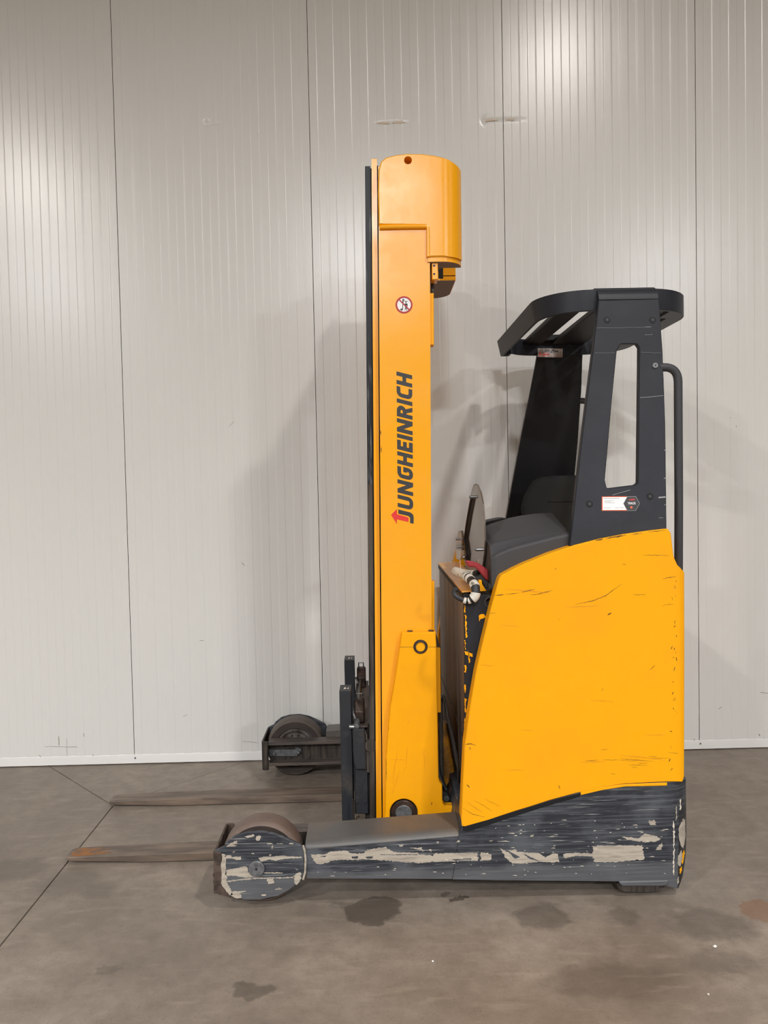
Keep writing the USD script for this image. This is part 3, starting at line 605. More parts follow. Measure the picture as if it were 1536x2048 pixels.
for k in range(46):
    x = 1352 + rgs.normal() * 4; y = rgs.uniform(1160, 1555)
    if y > 1480: x -= rgs.uniform(0, 20)
    S1.append(([(x, y), (x + rgs.uniform(-5, 3), y + rgs.uniform(-2, 10))], rgs.uniform(.6, 2.4)))
for k in range(10):
    x, y = rgs.uniform(1200, 1345), rgs.uniform(1490, 1560); S1.append(([(x, y), (x + rgs.uniform(8, 40), y + rgs.uniform(-1, 2))], .6))
sc = strokes(S1, CY, .0008)
front_only = sbox(-5, -5, cxr - .05, 5)
obj('scratch', flat([g_ for g_ in getattr(sc.intersection(rnd(co, .002).intersection(front_only)), 'geoms', [sc])], CY, .0005), mark_m, covers[0], 'dark scratches and chips in the yellow paint', smooth=False, kind='stuff')
S2 = [([(x, y), (x + w, y + d)], t) for x, y, w, d, t in [(1010, 1178, 90, 8, 2), (1130, 1215, 70, -4, 1.4), (1240, 1510, 90, 10, 1.5), (1160, 1525, 50, -2, 1.4), (960, 1330, 30, 2, 1), (1010, 1540, 40, 0, 1), (1180, 1400, 50, 4, 1), (1040, 1460, 30, 1, 1), (1290, 1470, 40, 0, 1.4), (1000, 1250, 40, 3, .8)]]
obj('rubbed_mark', flat([g_ for g_ in strokes(S2, CY, .0012, 60).geoms], CY, .0004), mark_lt, covers[0], 'brown rub marks', smooth=False, kind='stuff')

# ---- dark frame plate beside the battery
FYP = -1.366
q = out(FYP, (928, 1190), (1004, 1190), (1004, 1300), (980, 1480), (940, 1500), (926, 1500), (929, 1400), (929.5, 1300))
hole = Point(pt(980, 1204, FYP)).buffer(.0155, quad_segs=8)
fp = obj('frame_plate', prism(q.difference(hole), FYP, FYP + .022, .002), charcoal, T, 'dark frame plate with chipped yellow edge')
q2 = out(FYP, (926, 1500), (960, 1500), (960, 1652), (923, 1652), (924, 1600))
obj('frame_plate', prism(q2, FYP + .001, FYP + .02, .002), black_oil, T)
obj('hole_bush', disc(*pt(980, 1204, FYP), FYP - .002, FYP + .02, .0205, .0015, 32, hole=.0155), charcoal_pl, fp)
flakes(fp, FYP, [[(930, 1228), (933, 1230), (933, 1250), (935, 1275), (931, 1276)], [(958, 1231), (964, 1228), (972, 1231), (970, 1236), (962, 1238), (958, 1243)], [(930, 1302), (938, 1305), (946, 1308), (945, 1314), (936, 1311), (930, 1309)], [(929.5, 1330), (933, 1330), (932, 1345), (929.5, 1344)],
    [(929, 1368), (932, 1372), (931, 1385), (929, 1386)], [(929, 1395), (933, 1398), (931, 1412), (933, 1424), (929, 1426)], [(929, 1435), (932, 1440), (930, 1462), (928, 1462)], [(936, 1300), (941, 1322), (938, 1326)], [(929.5, 1280), (931.5, 1280), (931, 1300), (929.5, 1300)], [(928, 1210), (930, 1211), (931, 1226), (929, 1226)]],
    'yellow_chip', yellow, .0009, 301, 'remains of yellow paint on the dark plate')

# ---- mast: outer, middle and inner channels, near and far side
MY = -1.16
mxl, mxr = pt(760.3, 900, MY)[0], pt(861.7, 900, MY)[0]
zt_mid, zt_in = pt(750, 317, -1.135)[1], pt(738, 332, -1.12)[1]
TILT, ZT = .0135, pt(760, 900, MY)[1]
def tilt(m):
    v = np.array(m.vertices); v[:, 0] += TILT * (v[:, 2] - ZT); return trimesh.Trimesh(v, m.faces, process=False)
C_out = unary_union([sbox(mxl, MY, mxr, MY + .016), sbox(mxl, MY, mxl + .016, MY + .085), sbox(mxr - .016, MY, mxr, MY + .085)])
both('outer_mast_rail', tilt(prism(C_out, .16, 2.62, .0025, 'z')), gloss_yellow, 'broad yellow outer mast channel')
mx0, mx1 = pt(747.2, 900, -1.135)[0], pt(758, 900, -1.135)[0]
C_mid = unary_union([sbox(mx0, -1.135, mx1, -1.04), sbox(mx1 - .002, -1.138, mxl - .001, -1.128), sbox(mxl + .02, -1.14, mxr - .03, -1.126)])
both('mast_gap_shade', tilt(prism(sbox(mx1 - .001, -1.11, mxl + .002, -1.04), .14, 2.64, 0, 'z')), blackish)  # black slab fills the gap between rails so it reads as shade
both('middle_mast_rail', tilt(prism(sbox(mx0, -1.135, mx1, -1.04), .14, zt_mid, .0015, 'z')), gloss_yellow, 'narrow yellow middle mast channel')
ix0, ix1 = pt(734.2, 900, -1.12)[0], pt(745, 900, -1.12)[0]
both('inner_mast_rail', tilt(prism(sbox(ix0, -1.12, ix1, -1.03), .13, zt_in, .0015, 'z')), worn_black, 'worn dark inner mast channel')
gx0, gx1 = pt(741, 1500, -1.10)[0], pt(746.5, 1500, -1.10)[0]
both('rail_gap_shade', tilt(prism(sbox(ix1 - .002, -1.112, mx0 + .001, -1.03), .13, 2.63, 0, 'z')), blackish)  # black filler shades the slit between inner and middle rails
both('rail_face', tilt(prism(sbox(ix0 + .001, -1.1215, ix1 - .001, -1.119), .14, 1.45, 0, 'z')), rail_steel)
for yy in (-1.0, -.53):
    obj('lift_cylinder', tube([(1.42, yy, .2), (1.42, yy, 2.3)], .032, 20), black_oil, T)
for zz in (.25, 1.2, 2.3):
    obj('mast_tie_plate', bx(1.47, 1.495, -1.08, -.45, zz, zz + .12, .004), yellow, T)
# cover strips behind the outer channel
for (a, b, c_, d) in ((862, 868, 586, 690), (862, 869, 1163, 1266)):
    q = out(-1.15, (a - 4, c_), (c_ < 800 and b - .5 or b, c_), (b, d), (a - 4, d)); both('mast_strip', prism(q, -1.15, -1.10, .002), yellow)
# ---- mast head
HY = -1.172
ho = rnd(out(HY, (757.5, 449), (756, 380), (757, 340), (762, 323), (772, 314.5), (790, 310), (815, 307), (845, 307.5), (870, 311), (890, 316), (926, 329), (927, 512), (857, 513.5), (856, 456), (853, 450)), .002)
hxr = pt(923.5, 420, -1.09)[0]
hp = sbox(1.2, HY, hxr, -.60); hp = hp.buffer(-.085).buffer(.085, quad_segs=12).union(sbox(1.2, HY, 1.45, -.60))
hm = man(prism(ho, HY, -.60, .004)) ^ m3.Manifold.extrude(m3.CrossSection([np.array(shapely.geometry.polygon.orient(hp).exterior.coords)[:-1]]), 4)
hc = pt(816, 320.5, HY); zb = pt(900, 513, HY)[1]
hm = hm - m3.Manifold.cylinder(.05, .0145, .0145, 32).rotate([-90, 0, 0]).translate([hc[0], HY - .002, hc[1]])
nt = sbox(1.556, -1.085, 1.8, -.90).buffer(-.02).buffer(.02, quad_segs=6).union(sbox(1.60, -1.085, 1.8, -.90))
notch = m3.Manifold.extrude(m3.CrossSection([np.array(shapely.geometry.polygon.orient(nt).exterior.coords)[:-1]]), .30).translate([0, 0, zb - .05])
head = obj('mast_head', unman(hm - notch), gloss_yellow, T, 'rounded yellow hood at the top of the mast', 28)
# bottom lip of the hood, a little smaller
lo_ = out(HY + .006, (864, 512), (922, 512), (922, 523), (864, 523))
lp_ = sbox(1.2, HY + .006, hxr - .006, -.605).buffer(-.082).buffer(.082, quad_segs=12).union(sbox(1.2, HY + .006, 1.45, -.605))
zl = pt(890, 523, HY + .006)[1]
lm = m3.Manifold.extrude(m3.CrossSection([np.array(shapely.geometry.polygon.orient(lp_).exterior.coords)[:-1]]), zb - zl + .004).translate([0, 0, zl]) ^ man(bx(mxr + .001, 1.8, HY, -.5, 1.5, 3, 0))
obj('hood_lip', unman(lm - notch), gloss_yellow, head, None, 28)
um = m3.Manifold.extrude(m3.CrossSection([np.array(shapely.geometry.polygon.orient(lp_.buffer(-.003)).exterior.coords)[:-1]]), .002).translate([0, 0, zl - .0012]) ^ man(bx(mxr + .004, 1.8, HY, -.5, 1.5, 3, 0))
obj('hood_underside', unman(um - notch), under_m, head, 'brown bare underside of the hood', False)
obj('hood_shade_plate', bx(1.548, 1.588, -.9015, -.895, zb - .008, zb + .12, 0), blackish, head)  # black plate stands in for the dark hollow inside the hood
wy = HY + .006
obj('weld_bead', tube([(pt(x, y, wy)[0], wy - .001, pt(x, y, wy)[1]) for x, y in [(759, 454.5), (800, 453.5), (840, 453), (853, 453), (856.5, 457), (856.8, 480), (857, 514)]], .0078, 10), gloss_yellow, head, 'yellow weld seam under the hood plate')
q = rnd(out(-1.155, (863.5, 525), (876, 525), (876.5, 559), (864, 559)), .003)
br = obj('hole_bracket', prism(q, -1.155, -1.09, .002), gloss_yellow, head, 'small yellow block with two holes')
for y in (531.5, 548): obj('hole', disc(*pt(868.3, y, -1.155), -1.1556, -1.15, .004, .0002, 16), dark_print, br)
q = rnd(out(-1.10, (862, 566), (868, 564), (869, 583), (863, 586)), .002); obj('stop_buffer', prism(q, -1.10, -1.03, .002), black_oil, head)

# ---- stickers and lettering on the mast
LY = MY - .0008
cx_, cz_ = pt(808, 609.7, MY); R = 16.8 * 2.87 / FPX
ws = obj('warning_sticker', disc(cx_, cz_, LY, MY + .0005, R, .0002, 56), white_print, T, 'round red and white sticker forbidding standing under the load')
P6 = lambda pts_: Polygon([pt(780 + x / 25.6, 585 + y / 25.6, MY) for x, y in pts_])
pic = [P6([(640, 335), (697, 335), (690, 520), (670, 560), (665, 860), (650, 900), (600, 945), (515, 870), (560, 818), (625, 850), (640, 700)]), P6([(708, 335), (738, 335), (740, 430), (940, 440), (900, 458), (735, 458), (715, 420)]),
       Polygon(Point(*pt(780 + 817 / 25.6, 585 + 508 / 25.6, MY)).buffer(.0024).exterior), P6([(750, 590), (770, 568), (870, 565), (893, 590), (905, 700), (885, 735), (860, 640), (855, 760), (870, 930), (850, 935), (815, 800), (765, 940), (745, 935), (780, 760), (765, 650), (745, 640)])]
obj('pictogram', cat([prism(q, LY - .0004, LY + .0002, 0) for q in pic]), dark_print, ws, smooth=False)
ring = Point(cx_, cz_).buffer(R, quad_segs=20).difference(Point(cx_, cz_).buffer(R * .81, quad_segs=20))
a_, b_ = pt(780 + 470 / 25.6, 585 + 365 / 25.6, MY), pt(780 + 990 / 25.6, 585 + 895 / 25.6, MY)
obj('ring', prism(ring.union(LineString([a_, b_]).buffer(.0023)), LY - .0008, LY + .0002, 0), dred_print, ws, smooth=False)
def letters(word, h, sx, shear, place, depth=.0006, bold=True):
    m = meshkit.text_mesh(word, h, depth, bold); v = np.array(m.vertices)
    v[:, 0] -= v[:, 0].min(); v[:, 1] -= v[:, 1].min(); k = h / v[:, 1].max(); v[:, 1] *= k
    v[:, 0] *= sx / v[:, 0].max() if sx else k
    v[:, 0] += shear * v[:, 1]
    return trimesh.Trimesh(place(v), m.faces, process=False)
def up_mast(v):  # reading upwards
    b = np.array(pt(826.5, 1021, MY)); e = np.array(pt(824.2, 752, MY)); d = (e - b) / np.linalg.norm(e - b)
    x = b[0] + d[0] * v[:, 0] - v[:, 1]; z = b[1] + d[1] * v[:, 0]
    return np.stack([x, LY + .0006 - v[:, 2], z], 1)
zlen = pt(826, 752, MY)[1] - pt(826, 1021, MY)[1]
def strokes_word(word):
    """heavy upright capitals drawn as 1 high outlines, set side by side"""
    w = .235; h = w / 2; L = lambda *p: LineString(p).buffer(h, cap_style=2, join_style=2)
    rr = lambda *p: LineString(bend(p, .24, 7)).buffer(h, cap_style=2, join_style=1)
    G_ = {'H': (.74, [L((h, 0), (h, 1)), L((.74 - h, 0), (.74 - h, 1)), L((h, .5), (.74 - h, .5))]), 'I': (w, [L((h, 0), (h, 1))]), 'E': (.58, [L((h, 0), (h, 1)), L((0, h), (.58, h)), L((0, 1 - h), (.58, 1 - h)), L((h, .5), (.54, .5))]),
          'N': (.80, [L((h, 0), (h, 1)), L((.80 - h, 0), (.80 - h, 1)), Polygon([(0, 1), (w * 1.05, 1), (.80, 0), (.80 - w * 1.05, 0)])]),
          'U': (.74, [rr((h, 1), (h, h), (.74 - h, h), (.74 - h, 1))]), 'C': (.62, [rr((.62, 1 - h), (h, 1 - h), (h, h), (.62, h))]), 'G': (.70, [rr((.68, 1 - h), (h, 1 - h), (h, h), (.70 - h, h), (.70 - h, .56)), L((.40, .5), (.70, .5))]),
          'R': (.70, [L((h, 0), (h, 1)), rr((h, 1 - h), (.68 - h, 1 - h), (.68 - h, .5), (h, .5)), Polygon([(.28, .46), (.52, .46), (.72, 0), (.46, 0)])])}
    x, o = 0, []
    for c in word:
        adv, q = G_[c]; q = unary_union(q).intersection(sbox(-.1, 0, 2, 1)); o.append(shapely.affinity.translate(q, x, 0)); x += adv + .125
    return o, x - .125
ws_, wl_ = strokes_word('UNGHEINRICH'); hgt = 31 * 2.87 / FPX
LM = cat([prism(q, 0, .0006, 0, 'z') for q in ws_]); v = np.array(LM.vertices); v[:, 1] *= hgt; v[:, 0] = v[:, 0] / wl_ * (zlen * 1.005) + .27 * v[:, 1]
W = trimesh.Trimesh(up_mast(v), LM.faces, process=False); W.fix_normals()
J = out(MY, (796.6, 1019), (821, 1025), (826, 1029), (827.4, 1035), (827.2, 1047.5), (820.2, 1046), (820.2, 1036), (818.5, 1033), (815, 1031.5), (796.6, 1027.2))
lt = obj('lettering', cat([W, prism(J, LY, LY + .0006, 0)]), dark_print, T, 'dark slanted capital letters running up the mast', smooth=False)
AR = out(MY, (782.2, 1029.6), (793.8, 1018), (793.8, 1028.4), (815, 1034.5), (817, 1036), (816.8, 1044), (793.8, 1038.4), (793.8, 1048))
obj('arrow', prism(AR, LY, LY + .0006, 0), red_print, lt, 'red arrow', smooth=False)

# ---- mast carriage: the trapezoid base plate with pins and roller
BYC = -1.2
bo = Polygon([pt(x, y, BYC) for x, y in [(803.5, 1266), (871.5, 1265), (873, 1294), (875.5, 1433), (877.4, 1554), (879, 1562), (884.6, 1569), (885, 1599), (886.5, 1607), (891, 1612), (935, 1613), (935, 1665), (770, 1672), (770, 1644), (771, 1577), (772, 1518), (775.7, 1467), (781, 1411), (789, 1366), (800, 1294)]])
ac = np.array(pt(807.5, 1626, BYC)); ar = 28.3 * 2.83 / FPX
arch = Point(*ac).buffer(ar, quad_segs=14).union(sbox(ac[0] - ar, ac[1] - .2, ac[0] + ar, ac[1]))
bo = bo.difference(arch)
mc = obj('mast_carriage', prism(bo, BYC, MY - .002, .003), yellow, T, 'tapered yellow mast carriage plate')
obj('mast_carriage', mirror(prism(bo, BYC, MY - .002, .003)), yellow, T)
obj('arch_plate', bx(ac[0] - ar - .01, ac[0] + ar + .01, BYC + .022, BYC + .03, ac[1] - .12, ac[1] + ar + .01, .001), black_oil, mc)
obj('guide_roller', disc(*ac, BYC + .004, BYC + .03, 25 * 2.83 / FPX, .004, 48, hole=.02), ring_steel, mc, 'dark guide roller')
obj('roller_pin', disc(ac[0], ac[1] - .002, BYC - .004, BYC + .03, 17 * 2.83 / FPX, .002, 40), dull_steel, mc, 'grey steel pin end')
pc = pt(841, 1293.5, BYC)
pv = obj('pivot_bush', disc(*pc, BYC - .004, BYC + .01, 14.4 * 2.83 / FPX, .003, 40, hole=9.5 * 2.83 / FPX), ring_steel, mc, 'dark pivot bush')
obj('pivot_pin', disc(*pc, BYC + .001, BYC + .012, 9.3 * 2.83 / FPX, .003, 32, hole=.006), black_oil, pv)
obj('seam', prism(LineString([pt(800, 1294, BYC), pt(826, 1294, BYC)]).buffer(.0006).union(LineString([pt(857, 1294, BYC), pt(873, 1294, BYC)]).buffer(.0006)), BYC - .0006, BYC + .0005, 0), mark_m, mc, smooth=False)
tq = out(BYC, (804, 1267), (872, 1266), (872, 1270), (804, 1271))
obj('top_cap', bx(pt(804, 1266, BYC)[0], pt(872, 1266, BYC)[0], BYC + .002, -1.10, pt(830, 1267, BYC)[1] - .012, pt(830, 1266, BYC)[1], .002), yellow, mc)
for px in (820, 862): obj('cap_bolt', prism(Point(pt(px, 1265, -1.17)[0], -1.17).buffer(.011, quad_segs=4), pt(830, 1266, BYC)[1] - .002, pt(830, 1266, BYC)[1] + .004, .001, 'z'), ring_steel, mc)
q = out(-1.18, (872, 1295), (880.5, 1296), (882, 1425), (874, 1426)); both('carriage_strip', prism(q, -1.18, -1.12, .002), yellow)
q = out(-1.165, (871.5, 1266), (882, 1296), (872, 1296)); obj('carriage_gusset', prism(q, -1.165, -1.15, .001), ring_steel, T)
S3 = [([(796, 1500), (788, 1540), (786, 1570)], 1.2), ([(815, 1490), (812, 1530), (806, 1550)], 1.0), ([(847, 1495), (850, 1540)], 1.2), ([(778, 1519), (812, 1519)], .8), ([(800, 1540), (783, 1590)], .9), ([(820, 1440), (814, 1450)], .8)]
obj('rubbed_mark', flat(list(strokes(S3, BYC, .0011, 80).geoms), BYC, .0004), mark_lt, mc, smooth=False, kind='stuff')
S4 = [([(863.5, 1603), (863, 1610)], 1.5), ([(865, 1629), (867, 1629)], 2), ([(773, 1518), (773, 1560)], .7), ([(778, 1455), (777, 1458)], 2)]
obj('scratch', flat(list(strokes(S4, BYC, .0011, 90).geoms), BYC, .0005), mark_m, mc, smooth=False, kind='stuff')
S5 = [([(761, 860), (761.5, 870)], 1.6), ([(762, 892), (762.3, 905)], 1.6), ([(790, 336), (790, 337)], 2), ([(784, 401), (797, 386)], .7)]
obj('scratch', flat(list(strokes(S5, MY - .001, .0009, 120).geoms), MY - .001, .0004), mark_m, T, smooth=False, kind='stuff')

# ---- forks and fork carriage
def fork(y0, y1, xt, name_label=None):
    xs0, xs1, zt_, zb_ = 1.142, 1.184, .036, .004
    ztop = .652
    prof = Polygon([(xt, .020), (xt + .015, .012), (xt + .30, zb_), (xs1 - .01, zb_), (xs1, zb_ + .012), (xs1, ztop), (xs0, ztop), (xs0, .06), (xs0 - .008, .042), (xs0 - .02, zt_), (xt + .5, zt_), (xt + .02, .028), (xt, .024)])
    m = prism(prof, y0, y1, .002); v = np.array(m.vertices)
    k = np.clip((xt + .045 - v[:, 0]) / .045, 0, 1); ym = (y0 + y1) / 2; v[:, 1] = ym + (v[:, 1] - ym) * (1 - .3 * k ** 1.5)
    return trimesh.Trimesh(v, m.faces, process=False)
FK = [(-1.085, -.99, .062, 'near worn steel fork with a rusty tip'), (-.558, -.463, .05, 'far worn steel fork')]
for y0, y1, xt, lab in FK:
    m = fork(y0, y1, xt); shank = m.slice_plane([1.132, 0, 0], [1, 0, 0], cap=True) if False else None
    f_ = obj('fork', m, fork_m, T, lab)
    obj('shank_paint', bx(1.1405, 1.1855, y0 - .0012, y1 + .0012, .05, .6535, .002), carriage_m, f_, 'dark painted upright shank')
    for k, (dx, w) in enumerate(((.014, .010), (.028, .006))): obj('worn_spot', prism(Polygon([(1.142 + dx, y0 + .03), (1.142 + dx + w, y0 + .034), (1.142 + dx + w * .6, y0 + .062), (1.142 + dx + .002, y0 + .05)]), .6532, .6542, 0, 'z'), fleck_m, f_, smooth=False)
    if y0 < -1:
        tp_ = bump_edge(Polygon([(xt + .016, y0 + .022), (xt + .05, y0 + .012), (xt + .17, y0 + .03), (xt + .12, y0 + .05), (xt + .16, y1 - .03), (xt + .06, y1 - .012), (xt + .016, y1 - .026)]), .004, .01, 601)
        tm = prism(tp_, 0, .0006, 0, 'z'); v = np.array(tm.vertices); v[:, 2] += .0281 + (v[:, 0] - xt - .02) * .008 / .48; v[:, 2] -= np.clip(xt + .02 - v[:, 0], 0, 1) * .2
        obj('tip_rust', trimesh.Trimesh(v, tm.faces, process=False), orust_m, f_, 'orange rust on the fork tip', smooth=False)
    tip = Polygon([(xt + .004, y0 + .018), (xt + .05, y0 + .004), (xt + .14, y0 + .02), (xt + .09, y1 - .02), (xt + .05, y1 - .01), (xt + .006, y1 - .024)])
# carriage: upper bar with hooked end, lower bar, back plate
CYN, CYF = -1.13, -.40
cp = rnd(out(CYN, (704.5, 1459), (729, 1459), (731, 1500), (733, 1532), (732, 1540), (712, 1540), (708, 1527), (705.5, 1500)), .003)
cb = obj('carriage_bar', prism(cp, CYN, CYF, .004), carriage_m, T, 'dark upper fork carriage bar')
obj('carriage_bar', prism(rnd(out(CYN, (709, 1539), (736, 1539), (738, 1633), (709, 1633)), .002), CYN + .02, CYF - .02, .004), carriage_m, T)
obj('dusty_top', bx(pt(707, 1459, CYN)[0], pt(735, 1459, CYN)[0], CYN + .03, CYF - .006, pt(715, 1459, CYN)[1] - .002, pt(715, 1459, CYN)[1] + .0015, .0005), dusty, cb, 'dusty upper face')
obj('carriage_back_plate', bx(pt(727, 1500, CYN)[0], pt(739, 1500, CYN)[0], -1.06, -.47, .12, pt(715, 1459, CYN)[1] - .003, .004), black_oil, T)
q = rnd(out(CYN + .01, (729, 1462), (734, 1470), (741, 1520), (740, 1548), (733, 1548), (730, 1500)), .002)
obj('carriage_cheek', prism(q, CYN + .02, CYN + .05, .003), dusty, cb)
for (x, y) in ((714, 1604), (730, 1604)): obj('dent', disc(*pt(x, y, CYN + .02), CYN + .016, CYN + .022, .005, .001, 12), carriage_m, cb)
hk = LineString([pt(x, y, CYN + .01) for x, y in [(706, 1600), (707, 1640), (712, 1642), (714, 1636), (719, 1634)]])
obj('hook_edge', prism(hk.buffer(.0022), CYN + .005, CYN + .02, .0005), black_oil, cb)
# latch cylinders, chain and pins on the bar's top, one beside each fork
zc = pt(715, 1459, CYN)[1]
for k, (y0, y1, xt, lab) in enumerate(FK):
    x = 1.196
    blk = obj('fork_latch', prism(rnd(Polygon([(y0 + .02, zc + .004), (y1 - .005, zc + .004), (y1, zc + .05), (y1 - .02, zc + .09), (y0 + .045, zc + .085), (y0 + .015, zc + .05)]), .006), x, x + .04, .005, 'x'), ring_steel, cb, 'oily fork latch')
    obj('latch_lever', tube(spline([(x + .004, y0 - .004, zc + .03), (x - .004, y0 + .02, zc + .05), (x + .006, y0 + .05, zc + .028), (x + .018, y0 + .03, zc + .006)], 16), .0042, 8), dull_steel, blk)
    obj('latch_clip', tube([(x + .008, y1 - .03, zc + .083), (x + .008, y1 - .03, zc + .108), (x + .03, y1 - .03, zc + .108), (x + .03, y1 - .03, zc + .083)], .0032, 8), steel if k == 0 else dull_steel, blk, 'bright clip')
rod = [(1.207, CYN + .03, zc + .010), (1.21, -1.04, zc + .028), (1.212, -.8, zc + .05), (1.212, -.56, zc + .045)]
obj('shift_hose', tube(spline(rod, 24), .0075, 10), black_oil, cb)
obj('hose_end', tube([(1.204, CYN + .01, zc + .008), (1.207, CYN + .06, zc + .016)], .011, 12), dull_steel, cb)
obj('pin', tube([(1.178, CYN + .005, zc + .010), (1.196, CYN + .005, zc + .010)], .0085, 14), steel, cb, 'bright pin head')
for yy in (-.95, -.66): obj('slot', bx(1.215, 1.232, yy, yy + .012, zc + .0005, zc + .0022, 0), dark_print, cb)
rl = pt(741, 1487, -1.10)
both('carriage_roller', unman(m3.Manifold.cylinder(.035, .024, .024, 32).rotate([90, 0, 0]).translate([rl[0] + .002, -1.09, rl[1]])), black_oil, 'black carriage roller', 30)

# ---- reach cylinder, hoses and links in the gap behind the mast carriage
bxl = pt(928, 1300, -1.338)[0]
cyl = [pt(884, 1445, -1.0), pt(901, 1580, -1.0)]
d_ = np.array([cyl[1][0] - cyl[0][0], 0, cyl[1][1] - cyl[0][1]]); p0 = np.array([cyl[0][0], -1.0, cyl[0][1]])
tc = obj('tilt_cylinder', tube([p0, p0 + d_ * .86], .026, 24), yellow_in, T, 'oily yellow tilt cylinder')
obj('cylinder_gland', tube([p0 + d_ * .82, p0 + d_ * .9], .030, 24), yellow_in, tc); obj('piston_rod', tube([p0 + d_ * .88, p0 + d_ * 1.05], .013, 16), steel, tc)
xcut = sbox(-5, -5, bxl - .004, 5)
bar = out(-1.12, (884, 1392), (890, 1392), (918, 1520), (926, 1560), (922, 1566), (912, 1530)).intersection(xcut)
obj('reach_link', prism(bar, -1.12, -1.095, .003), black_oil, T)
obj('reach_link', prism(out(-1.14, (915, 1540), (920, 1538), (928, 1570), (928, 1640), (918, 1640)).intersection(xcut), -1.14, -1.11, .003), black_oil, T)
obj('link_roller', disc(*pt(908, 1583, -1.12), -1.13, -1.07, .024, .003, 32), ring_steel, T); obj('link_roller_rim', disc(*pt(914, 1583, -1.12), -1.132, -1.125, .017, .001, 32, hole=.013), dull_steel, T)
obj('hose', tube(spline([(pt(x, y, -1.1)[0], -1.1, pt(x, y, -1.1)[1]) for x, y in [(878, 1500), (880, 1545), (889, 1570), (896, 1590), (893, 1603)]], 20), .006, 8), cable_m, T, 'thin black hose')
obj('hose', tube(spline([(pt(x, y, -1.12)[0], -1.12, pt(x, y, -1.12)[1]) for x, y in [(876, 1530), (882, 1560), (893, 1580)]], 12), .0025, 6), dull_steel, T)
obj('hose_nut', disc(*pt(893, 1597, -1.13), -1.135, -1.09, .013, .003, 8), dull_steel, T)
obj('reach_bracket', bx(pt(876, 1450, -1.0)[0], pt(884, 1450, -1.0)[0], -1.05, -.9, pt(876, 1600, -1.0)[1], pt(876, 1390, -1.0)[1], .003), black_oil, T)
obj('reach_tray', bx(1.50, 1.60, -1.19, -.34, .205, .225, .003), black_oil, T)

# ---- overhead guard
LEAN = .17
def pil(px, py, off=0.0):
    """point (x, z) of the pillar's leaning outer plane at a pixel"""
    d = _w + (px - 768) / FPX * _r - (py - 1024) / FPX * _u
    t = (-1.40 + off + LEAN * (CAM[2] - 1.36) - CAM[1]) / (d[1] - LEAN * d[2]); p = CAM + d * t
    return (p[0], p[2])
def lean(m):
    v = np.array(m.vertices); v[:, 1] += LEAN * (v[:, 2] - 1.36); return trimesh.Trimesh(v, m.faces, process=False)
po = Polygon([pil(*q) for q in [(1197, 600), (1193, 640), (1186, 700), (1167, 850), (1152, 980), (1138, 1110), (1138, 1130), (1334, 1090), (1333.5, 1055), (1331, 850), (1325.5, 700), (1321, 640), (1318, 597)]])
oo = rnd(Polygon([pil(*q) for q in [(1234, 700), (1242, 688), (1274, 688), (1279, 695), (1276, 966), (1270, 970), (1214, 977), (1210, 960), (1224, 800)]]), .006)
ztp = pil(1255, 600)[1]; ytp = -1.40 + LEAN * (ztp - 1.36)
pn = obj('pillar', lean(prism(po.difference(oo), -1.40, -1.372, .003)), charcoal, T, 'charcoal near pillar plate with a long slanted opening')
fo_p = rnd(po, .002)
pf = obj('pillar', mirror(lean(prism(po, -1.40, -1.372, .003))), blackish, T, 'black far pillar plate')
xl, xr = pil(1197, 600)[0], pil(1318, 597)[0]
a0 = math.atan(LEAN); yc_, zc_ = ytp + .055 * math.cos(a0), ztp - .055 * math.sin(a0)
arc = [(yc_ - .055 * math.cos(a), zc_ + .055 * math.sin(a)) for a in np.linspace(a0, math.pi / 2, 9)] + [(-1.19, zc_ + .055)]
capm = prism(LineString(arc).buffer(.012, cap_style=2, join_style=1, quad_segs=3), xl + .001, xr - .001, .001, 'x'); v = np.array(capm.vertices); v[:, 1] += .012; capm = trimesh.Trimesh(v, capm.faces, process=False)
obj('pillar_bend', capm, charcoal, pn, None, 40); obj('pillar_bend', mirror(capm), blackish, pf, None, 40)
for x, y in ((1214, 640), (1305, 640), (1179, 1008), (1300, 993)):
    c = pil(x, y); b = obj('bolt_recess', lean(disc(c[0], c[1], -1.4015, -1.39, .0118, .001, 28)), blackish, pn); obj('bolt', lean(disc(c[0], c[1], -1.4035, -1.39, .0068, .002, 6)), charcoal_pl, b)
c = pil(1299, 993); 
c = pil(1310, 731); b = obj('steel_bolt', lean(disc(c[0], c[1], -1.405, -1.39, .0108, .002, 28)), dull_steel, pn, 'bright round bolt'); obj('socket', lean(disc(c[0], c[1], -1.4055, -1.40, .0035, .0002, 8)), dark_print, b)
PS = [([(1193, 656), (1255, 655), (1300, 654)], .35), ([(1190, 706), (1230, 705)], .3), ([(1282, 704), (1322, 706)], .3), ([(1280, 795), (1300, 794), (1326, 791)], .9), ([(1290, 670), (1305, 669)], .5), ([(1290, 654), (1302, 653.5)], .8), ([(1318, 995), (1330, 994)], 3), ([(1329, 900), (1332, 902)], 1.6), ([(1318, 1036), (1326, 1035.5)], .7), ([(1225, 990), (1260, 980)], .8), ([(1328, 957), (1332, 955)], 1.2), ([(1329, 1010), (1332, 1009)], 1.1)]
o = []
for pts_, w in PS:
    L = LineString([pil(*q) for q in pts_]).segmentize(.008); o.append(L.buffer(.0008 * w))
obj('scratch', lean(cat([prism(q, -1.4006, -1.40, 0) for q in o])), grey_print, pn, 'pale scratches', smooth=False, kind='stuff')
